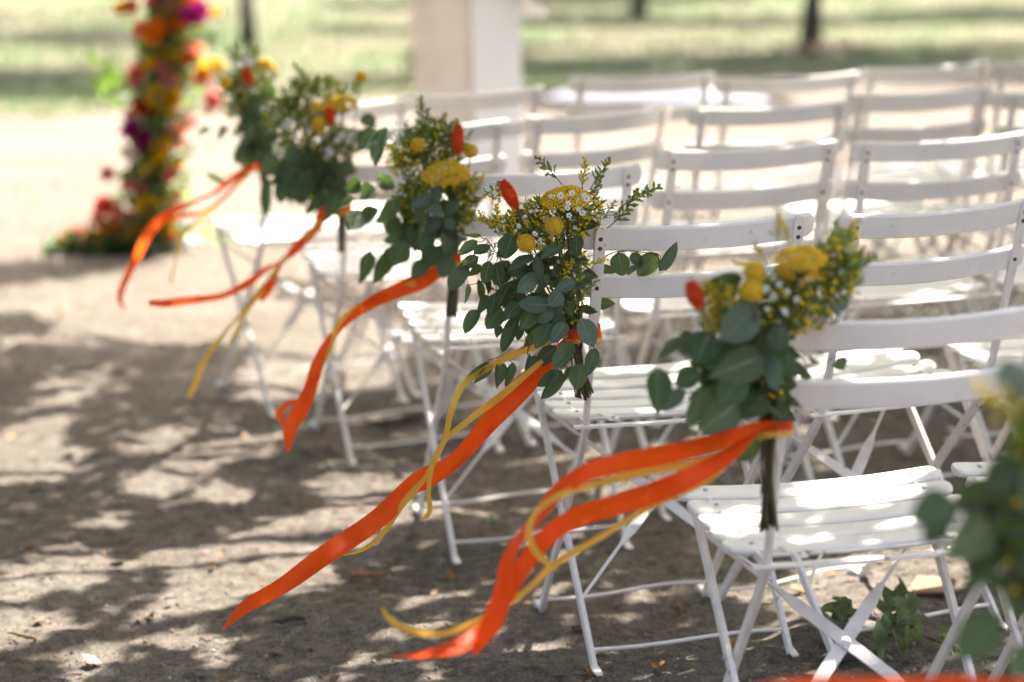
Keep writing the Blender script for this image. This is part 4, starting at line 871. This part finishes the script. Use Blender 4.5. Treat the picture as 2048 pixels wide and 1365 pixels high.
# front row
bouquet(5, 'hazy bouquet with white blossoms, on the chair nearest the flower column', (360, 60), 2.967, dict(
    tie=(490, 808), stems=((508, 1090), 20, 8, .0026),
    twigs=[[(490, 790), (420, 650), (330, 600), (250, 570)], [(490, 820, .0), (330, 860), (170, 850)]],
    leaves=[(480, 500, 350, 700, 100), (430, 680, 360, 742, 80), (280, 570, 228, 660, 60), (490, 700, 415, 815, 90), (550, 320, 520, 420, 90), (460, 600, 400, 760, 90), (400, 560, 330, 640, 80), (530, 480, 480, 640, 90), (440, 460, 380, 560, 80), (270, 910, 155, 850, 34, -.06), (380, 860, 350, 880, 40, -.05), (510, 560, 470, 700, 90), (500, 400, 440, 500, 90), (180, 590, 100, 630, 50), (520, 640, 500, 780, 70)],
    fill=[(460, 580, 85, 190, 30, 110)],
    balls=[(268, 312, 36, -.05)], yarrow=[(500, 205, 60, -.03, .5), (555, 240, 36, -.02, .5), (268, 305, 40, -.04, .5)], cones=[(410, 320, 392, 232, 76, -.05)],
    sprigs=[(380, 240, 330, 80, 'g', 0), (420, 230, 425, 70, 'g', 0), (350, 230, 270, 110, 'g', 0), (260, 280, 180, 190, 'y', 0), (290, 290, 230, 190, 'y', 0), (350, 520, 340, 380, 'y', -.03), (320, 560, 300, 480, 'y', -.03), (300, 480, 240, 420, 'y', -.03), (420, 300, 480, 120, 'g', 0), (380, 420, 330, 330, 'y', -.02), (340, 620, 345, 520, 'y', -.03)],
    white=[(390, 195, 30, -.04), (360, 210, 28, -.04), (425, 190, 28, -.04), (300, 160, 20, 0), (480, 500, 18, 0), (400, 170, 22, -.03), (500, 560, 18, 0), (470, 450, 16, 0)],
    bush=[(410, 330, 120, 160, 420, 70), (430, 560, 90, 160, 320, 70), (300, 400, 70, 130, 140, 60)],
    ribbons=[('rib_o', [(522, 328, 10, 0), (490, 342, 15, -.03), (455, 366, 15, -.05), (430, 386, 11, -.06), (396, 400, 7, -.08), (370, 411, 14, -.09), (332, 430, 22, -.1), (300, 462, 24, -.11), (274, 512, 19, -.12), (246, 570, 15, -.13), (240, 600, 12, -.14), (252, 620, 3, -.14)]),
             ('rib_o', [(500, 338, 8, 0), (470, 372, 9, -.02), (440, 402, 8, -.03), (405, 424, 8, -.05), (368, 432, 11, -.06), (335, 444, 8, -.07)]),
             ('rib_y', [(505, 340, 6, -.01), (452, 392, 7, -.03), (410, 432, 7, -.04), (375, 460, 6, -.05), (355, 505, 5, -.06), (342, 565, 5, -.07)])]))

# last row: only its left edge is in the picture
tx_, ty_, td_ = PR(CH[(0, 0)][0].matrix_basis @ (RAIL+BD*.06+Vector((-CW/2, 0, 0))))
bouquet(0, 'dark cut-off bouquet at the lower right, its orange ribbon along the bottom', (1600, 640), 1.882, dict(
    tie=((tx_-1600)*1.882-60, (ty_-640)*1.882-20), stems=(((tx_-1600)*1.882-60, (ty_-640)*1.882+500), 50, 9, .0024),
    twigs=[[(1200, 900), (900, 800), (700, 700), (590, 700)], [(1200, 1000), (900, 1050), (740, 1130)]],
    leaves=[(600, 715, 420, 740, 150), (560, 740, 470, 840, 120), (740, 630, 580, 690, 130), (720, 760, 540, 900, 170), (800, 880, 660, 960, 170), (690, 900, 630, 1050, 50), (760, 1120, 600, 1272, 140), (900, 1250, 790, 1330, 120), (840, 560, 720, 640, 140), (880, 700, 740, 800, 180), (860, 800, 740, 930, 180), (900, 900, 780, 1060, 170), (860, 1000, 780, 1090, 120), (850, 180, 750, 230, 110, -.03, 1), (880, 240, 790, 260, 90, -.03, 1), (960, 600, 840, 720, 180), (980, 820, 860, 960, 180), (960, 480, 850, 580, 160), (690, 690, 620, 760, 110), (780, 690, 690, 860, 150), (980, 1040, 860, 1150, 160)],
    fill=[(860, 800, 130, 200, 30, 190), (1000, 700, 150, 300, 30, 190)],
    balls=[(1000, 330, 80, 0)], yarrow=[(1080, 250, 190, 0, .3)], cones=[],
    sprigs=[(860, 420, 690, 240, 'y', -.02), (880, 440, 760, 230, 'g', 0), (900, 500, 790, 380, 'y', -.03), (880, 360, 760, 280, 'y', 0), (960, 480, 830, 330, 'g', 0)],
    white=[], bush=[(960, 520, 170, 170, 500, 110), (860, 860, 130, 200, 300, 110)],
    ribbons=[('rib_o', [(tx_-40, ty_, 40, 0), (2190, 1330, 80, -.05), (2060, 1392, 90, -.08), (1900, 1392, 90, -.1), (1750, 1392, 90, -.12), (1600, 1398, 90, -.14), (1450, 1420, 60, -.16), (1300, 1500, 10, -.18)])]))

# ------------------------------------------------------------------ flower column
base = G(312, 500); dA = PR(base)[2]
arch = empty('flower_column', base); tag(arch, 'tall column of magenta, coral, orange and yellow flowers with dark foliage, left of the aisle', 'flower arch')
TA = Matrix.Translation(-base)
AX = lambda q: (60+q[0]/2.438, q[1]/2.438)
axis = [(620, 1230), (600, 1000), (600, 800), (630, 600), (660, 400), (690, 200), (710, 0), (730, -250), (770, -480)]
apts = [P(*AX(q), dA)-base for q in axis]; apts[0].z = 0.0
v, f = tube([Vector(p) for p in catmull(apts, 4)], .014, 8); obj('pole', MB().add(v, f).mesh('pole', M['pole'], True), arch)
ppa = FPX/dA
def dahl(cx, cy, r, colr, dz):
    a = AX((cx, cy)); p = P(*a, dA+dz)
    if p.z < .03: p = p+Vector((0, 0, .03-p.z))
    ax_ = (-FWD+RGT*R.gauss(0, .45)+UPV*R.gauss(.75, .4)); m = Matrix.Translation(p) @ basis(ax_, UPV) @ Matrix.Rotation(R.uniform(0, 6), 4, 'Z') @ Matrix.Scale(r/2.438/ppa*1.32, 4)
    obj('dahlia', DAH[colr], arch, TA @ m)
for q in [(800, 65, 66, 'magenta'), (490, 30, 36, 'coral'), (680, 105, 62, 'orange'), (600, 160, 56, 'orange'), (545, 145, 44, 'coral'), (650, 277, 56, 'yellow'), (580, 315, 36, 'yellow'), (782, 262, 68, 'peach'), (768, 285, 40, 'orange'), (515, 365, 44, 'coral'), (680, 380, 48, 'pink'), (690, 495, 60, 'yellow'), (625, 470, 52, 'yellow'), (545, 535, 56, 'red'), (515, 640, 66, 'magenta'), (540, 705, 46, 'magenta'), (640, 725, 62, 'yellow'),
          (565, 825, 36, 'yellow'), (515, 915, 48, 'pink'), (380, 850, 34, 'pink'), (690, 850, 42, 'coral'), (725, 805, 26, 'yellow'), (362, 1005, 44, 'red'), (468, 1050, 32, 'red'), (570, 1018, 58, 'yellow'), (390, 1112, 52, 'orange'), (650, 1130, 52, 'orange'), (655, 1100, 40, 'yellow'), (700, 1175, 32, 'orange'), (235, 1130, 36, 'pink'), (590, 610, 32, 'cream'), (740, 548, 26, 'cream'), (490, 765, 28, 'cream'), (488, 560, 30, 'pink'), (838, 382, 42, 'coral'), (845, 350, 34, 'yellow'), (905, 320, 36, 'yellow'), (890, 490, 46, 'pink'),
          (785, 600, 36, 'pink'), (720, 640, 48, 'peach'), (770, 690, 26, 'white'), (710, 970, 36, 'peach'), (600, 935, 26, 'cream'), (900, 62, 26, 'yellow'), (438, 40, 28, 'yellow'), (700, 20, 44, 'peach'), (600, 10, 44, 'coral'), (740, -90, 60, 'orange'), (650, -110, 60, 'magenta'), (690, -200, 60, 'coral'), (780, -220, 50, 'yellow'), (730, -330, 60, 'pink'), (790, -420, 55, 'orange'), (470, 900, 24, 'coral'), (480, 35, 40, 'pink'), (510, 420, 28, 'pink'), (430, 1000, 30, 'cream'),
          (700, 1290, 26, 'white'), (640, 1310, 24, 'white'), (860, 1220, 26, 'white'), (610, 1220, 32, 'white'), (760, 1090, 34, 'white'), (760, 1190, 34, 'white'), (820, 1180, 28, 'white'), (600, 1290, 32, 'white'), (690, 1240, 32, 'white')]:
    dahl(q[0], q[1], q[2], q[3], -.07+R.uniform(-.03, .03))
for i in range(46):      # smaller blooms filling the gaps
    q = catmull(axis, 12)[R.randrange(0, 80)]
    dahl(q[0]+R.gauss(0, 62), q[1]+R.gauss(0, 20), R.uniform(22, 40), R.choice(('yellow', 'orange', 'coral', 'peach', 'yellow', 'pink', 'orange')), R.uniform(-.10, .04))
for (x_, y_, r_, c_) in ((170, 1165, 30, 'peach'), (290, 1150, 36, 'orange'), (330, 1190, 30, 'yellow'), (440, 1160, 36, 'coral'), (250, 1185, 26, 'coral'), (500, 1120, 40, 'yellow'), (330, 1070, 32, 'coral'), (420, 1050, 34, 'peach')):
    dahl(x_, y_, r_, c_, -.08)
fb = MB()
def aleaf(p, L, k):
    d = Vector((R.gauss(0, .7), R.gauss(0, .7), R.gauss(.2, .6))).normalized(); s = d.orthogonal().normalized(); s = Matrix.Rotation(R.uniform(0, 6), 3, d) @ s
    fb.add([p, p+d*L*.35+s*L*.24, p+d*L*.7+s*L*.2, p+d*L, p+d*L*.7-s*L*.2, p+d*L*.35-s*L*.24], [(0, 1, 2, 3), (0, 3, 4, 5)], k)
cc = [Vector(p) for p in catmull(apts, 12)]
for i in range(2400):
    p = R.choice(cc)+Vector((R.gauss(0, .045), R.gauss(0, .05), R.gauss(0, .04)))
    if p.z > .01: aleaf(p, R.uniform(.035, .075), 0 if R.random() < .55 else 1)
for i in range(1500):      # foliage spilling over the ground at the foot
    t = R.random()**.8; px = 90+t*255; py = 510-R.random()*(14+70*t); q = P(px, py+R.uniform(-5, 18), dA+R.uniform(-.12, .12))-base
    if q.z > .0: aleaf(q, R.uniform(.03, .07), 0 if R.random() < .3 else 1)
for (sx, sy) in ((390, 350), (420, 400), (350, 345), (900, 1170), (720, 1100), (760, 730), (410, 480)):
    for k in range(16):
        q = P(*AX((sx+R.gauss(0, 35), sy+R.gauss(0, 35))), dA+R.uniform(-.06, .06))-base
        if q.z > .0: aleaf(q, R.uniform(.03, .06), 2)
tag(obj('foliage', fb.mesh('foliage', [M['green'], M['euc'], mat('light_leaf', (.16, .27, .05), .5, trans=.4, tcol=(.4, .6, .1))]), arch), kind='stuff')

# ------------------------------------------------------------------ litter on the sand
def lobed(s, seed, fold, crumple, nr=5, ns=40):
    """a lobed plane-tree leaf, folded along its midrib and crumpled; local x across, y along, z up"""
    rr = random.Random(seed); vs = [Vector((0, -.25*s, 0))]; ph = rr.uniform(0, 9)
    for k in range(1, nr+1):
        t = k/nr
        for j in range(ns):
            a = 2*math.pi*j/ns-math.pi/2; lob = abs(math.cos(2.5*(a-math.pi/2)))**.8; rad = (.27+.25*lob+.025*math.sin(a*17+ph))*(.55 if abs(a+math.pi/2) < .3 or abs(a-1.5*math.pi) < .3 else 1)
            x, y = rad*math.cos(a)*t, rad*math.sin(a)*t-.25*(1-t)
            z = fold*abs(x)+crumple*(.5-float(vnoise(x*7+ph, y*7+ph, seed % 97)))*t+crumple*.6*math.sin(j*.9+ph)*t**3+.35*fold*y*y
            vs.append(Vector((x*s, y*s, z*s)))
    fs = [(0, 1+j, 1+(j+1) % ns) for j in range(ns)]
    for k in range(nr-1):
        for j in range(ns): fs.append((1+k*ns+j, 1+(k+1)*ns+j, 1+(k+1)*ns+(j+1) % ns, 1+k*ns+(j+1) % ns))
    return vs, fs
def litter_leaf(px, py, size, mt, label, lift=.0, tilt=.3, cat='fallen leaf', group=None):
    p = G(px, py); p.z = float(ground_z(p.x, p.y))+.006+lift; b = MB(); rr = random.Random(int(px*7+py))
    vs, fs = lobed(size, int(px*3+py), rr.uniform(.2, .6), rr.uniform(.2, .4), 3, 20)
    me = b.add(vs, fs).mesh('fallen_leaf', M[mt], True)
    m = Matrix.Translation(p) @ Matrix.Rotation(rr.uniform(0, 6.28), 4, 'Z') @ Matrix.Rotation(rr.gauss(0, tilt), 4, 'X')
    zmin = min((m.to_3x3() @ v_).z for v_ in vs); m.translation.z = float(ground_z(p.x, p.y))+lift-zmin-.001
    return tag(obj('fallen_leaf', me, None, m), label, cat, group)
litter_leaf(1357, 1224, .035, 'dry', 'single orange-brown dry leaf on the sand between two chairs')
# torn sprig of green leaves under the fifth row chair
sp = G(1790, 1262); sprig = empty('leafy_twig', (sp.x, sp.y, 0)); tag(sprig, 'torn twig with wilted green lobed leaves lying under the fifth row chair', 'twig')
v, f = tube([G(1900, 1290, .02)-sprig.location, G(1820, 1262, .03)-sprig.location, G(1750, 1240, .04)-sprig.location, G(1690, 1225, .03)-sprig.location], [.004, .0035, .003, .002], 6)
obj('twig', MB().add(v, f).mesh('twig', M['twig'], True), sprig)
for (px, py, z, s, ax_, nn) in ((1700, 1240, .04, .07, (-.6, 0, .3), (.3, -.8, .6)), (1790, 1225, .05, .075, (.1, 0, 1), (0, -1, .3)), (1800, 1250, .06, .07, (.4, .2, .6), (.3, -.8, .5)), (1790, 1285, .03, .085, (-.1, -.5, -.1), (-.2, -.5, .8)), (1880, 1288, .02, .045, (.5, 0, -.3), (.2, -.8, .5)), (1690, 1258, .03, .07, (-.6, -.2, -.2), (.1, -.7, .7))):
    ax_ = Vector(ax_).normalized(); nn = Vector(nn); nn = (nn-ax_*nn.dot(ax_)).normalized(); xx = ax_.cross(nn); rr = random.Random(int(px)); b = MB()
    vs, fs = lobed(s*1.05, int(px+py), rr.uniform(.2, .5), rr.uniform(.35, .6)); vs = [xx*q.x+ax_*(q.y+.35*s)+nn*q.z for q in vs]
    o0 = G(px, py, z)-sprig.location
    zm = min((o0+p).z for p in vs); o0 = o0+Vector((0, 0, max(0, .004-zm)))
    obj('leaf', b.add([o0+p for p in vs], fs).mesh('leaf', M['fallen'], True), sprig)
# piece of cardboard-brown bark and dark sticks
def stick(px0, py0, px1, py1, r, name, label, cat, mt='bark', z=.008):
    a = G(px0, py0); e = G(px1, py1); pts = [a.lerp(e, k/6)+Vector((R.gauss(0, r*.6), R.gauss(0, r*.6), z+R.uniform(0, r*.5))) for k in range(7)]
    c = pts[3].copy(); v, f = tube([p-c for p in pts], [r*q for q in (.5, .9, 1.1, .8, 1.0, .8, .4)], 7); o = obj(name, MB().add(v, f).mesh(name, M[mt], True), None, Matrix.Translation(c)); return tag(o, label, cat)
stick(1640, 1330, 1770, 1318, .012, 'bark_piece', 'thick dark piece of bark on the sand below the crossed braces', 'bark')
stick(700, 1158, 775, 1160, .008, 'bark_piece', 'brown sliver of bark on shaded sand below the long orange ribbon', 'bark', 'dry')
stick(550, 1252, 610, 1246, .006, 'dark_stick', 'short black stick on the sand below the long ribbon end', 'stick')
stick(215, 1140, 250, 1135, .006, 'dark_stick', 'short dark stick beside a sunlit patch at the left', 'stick')
stick(60, 992, 88, 985, .006, 'dark_stick', 'small dark stick below the bright patch at left edge', 'stick')
stick(20, 1275, 75, 1288, .004, 'straw', 'pale straw lying at the lower left edge', 'straw', 'dry')
stick(740, 860, 850, 838, .012, 'bark_piece', 'long dark strip of bark under the third row end chair', 'bark')
bp_ = [G(1815, 1196), G(1905, 1198), G(1915, 1172), G(1835, 1168)]
v, f = slabq([Vector((p.x, p.y, .008+.002*k)) for k, p in enumerate(bp_)], Vector((0, 0, 1)), .004)
tag(obj('cardboard_scrap', MB().add(v, f).mesh('cardboard_scrap', mat('cardboard', (.24, .13, .06), .8, noise=[(20, (.17, .09, .04), .5, .7)]))), 'flat brown scrap lying in the sun behind the leafy twig', 'scrap')
litter_leaf(985, 1052, .035, 'fallen', 'small grey-green leaf on sand left of the fourth row chair legs')
litter_leaf(2000, 1345, .05, 'fallen', 'pale green leaf at the lower right corner')
for i, (px, py) in enumerate([(300, 1240), (180, 1320), (420, 1120), (645, 858), (495, 745), (1180, 1345), (1320, 1340), (900, 1150), (620, 1300), (60, 1100), (330, 700), (120, 640)]):
    litter_leaf(px, py, R.uniform(.018, .03), 'dry', ['tiny dry leaf scrap in the lower left sunlit patch', 'dry leaf scrap at the bottom edge of the left sand', 'dry leaf scrap just left of the long ribbon tip', 'dry leaf scrap right of the hanging ribbon tail of the third row', 'dry leaf scrap on bright sand behind the third row ribbon', 'dry leaf scrap at the bottom edge right of the looping ribbons', 'dry leaf scrap at the bottom edge near the front leg foot', 'dry leaf scrap between the long ribbon and the third row chair legs', 'dry leaf scrap below the middle of the long ribbon', 'dry leaf scrap near the left edge in full shade', 'dry leaf scrap at the upper border of the left shade', 'dry leaf scrap on the left sunlit sand'][i], 0, .3, 'leaf scrap', 'dry leaf scraps on the sand')
db = MB()
for i in range(900):
    d = 4.8+R.random()**1.2*4.2; p0 = P(R.uniform(-80, 2130), 682.5, d); x, y = p0.x, p0.y; z = float(ground_z(x, y)); a = R.uniform(0, 6.28); L = R.uniform(.008, .03)*(1 if R.random() < .9 else 2); u = Vector((math.cos(a), math.sin(a), R.gauss(0, .15)))
    if R.random() < .6:
        v, f = tube([Vector((x, y, z+.002)), Vector((x, y, z+.004))+u*L*.5+Vector((R.gauss(0, .002), R.gauss(0, .002), 0)), Vector((x, y, z+.002))+u*L], R.uniform(.0006, .0015), 4); db.add(v, f, 0)
    else:
        s_ = u.cross(Vector((R.gauss(0, .3), R.gauss(0, .3), 1))).normalized()*L*.3; c = Vector((x, y, z+.004)); db.add([c, c+u*L*.5+s_, c+u*L+Vector((0, 0, .004)), c+u*L*.5-s_], [(0, 1, 2, 3)], R.choice((1, 1, 0)))
tag(obj('leaf_litter', db.mesh('leaf_litter', [M['twig'], M['dry']])), 'tiny bits of twig and dry leaf strewn over the sand', 'litter', kind='stuff')
# dry leaves round the foot of the thicker tree
for i in range(16):
    p = G(1640+R.gauss(15, 45), 104+R.gauss(4, 8)); m = Matrix.Translation((p.x, p.y, .05)) @ Matrix.Rotation(R.uniform(0, 6), 4, 'Z') @ Matrix.Rotation(R.gauss(0, .4), 4, 'X') @ Matrix.Scale(R.uniform(.10, .16), 4)
    if i == 0:
        b = MB(); b.add([(0, 0, 0)]+[(q[0], q[1], .4*abs(q[0])) for q in LEAF5], [(0, k+1, (k+1) % 12+1) for k in range(12)]); DL = b.mesh('fallen_leaf', mat('pinkish_dry_leaf', (.50, .33, .24), .8))
    tag(obj('fallen_leaf', DL, None, m), 'pinkish dry leaf at the foot of the thicker tree', 'fallen leaf', 'dry leaves under the thicker tree')

# ------------------------------------------------------------------ focus on the sharp bouquet
cd.dof.focus_distance = PR(CH[(2, 0)][0].matrix_basis @ Vector((-CW/2, -.09, .68)))[2]-.22
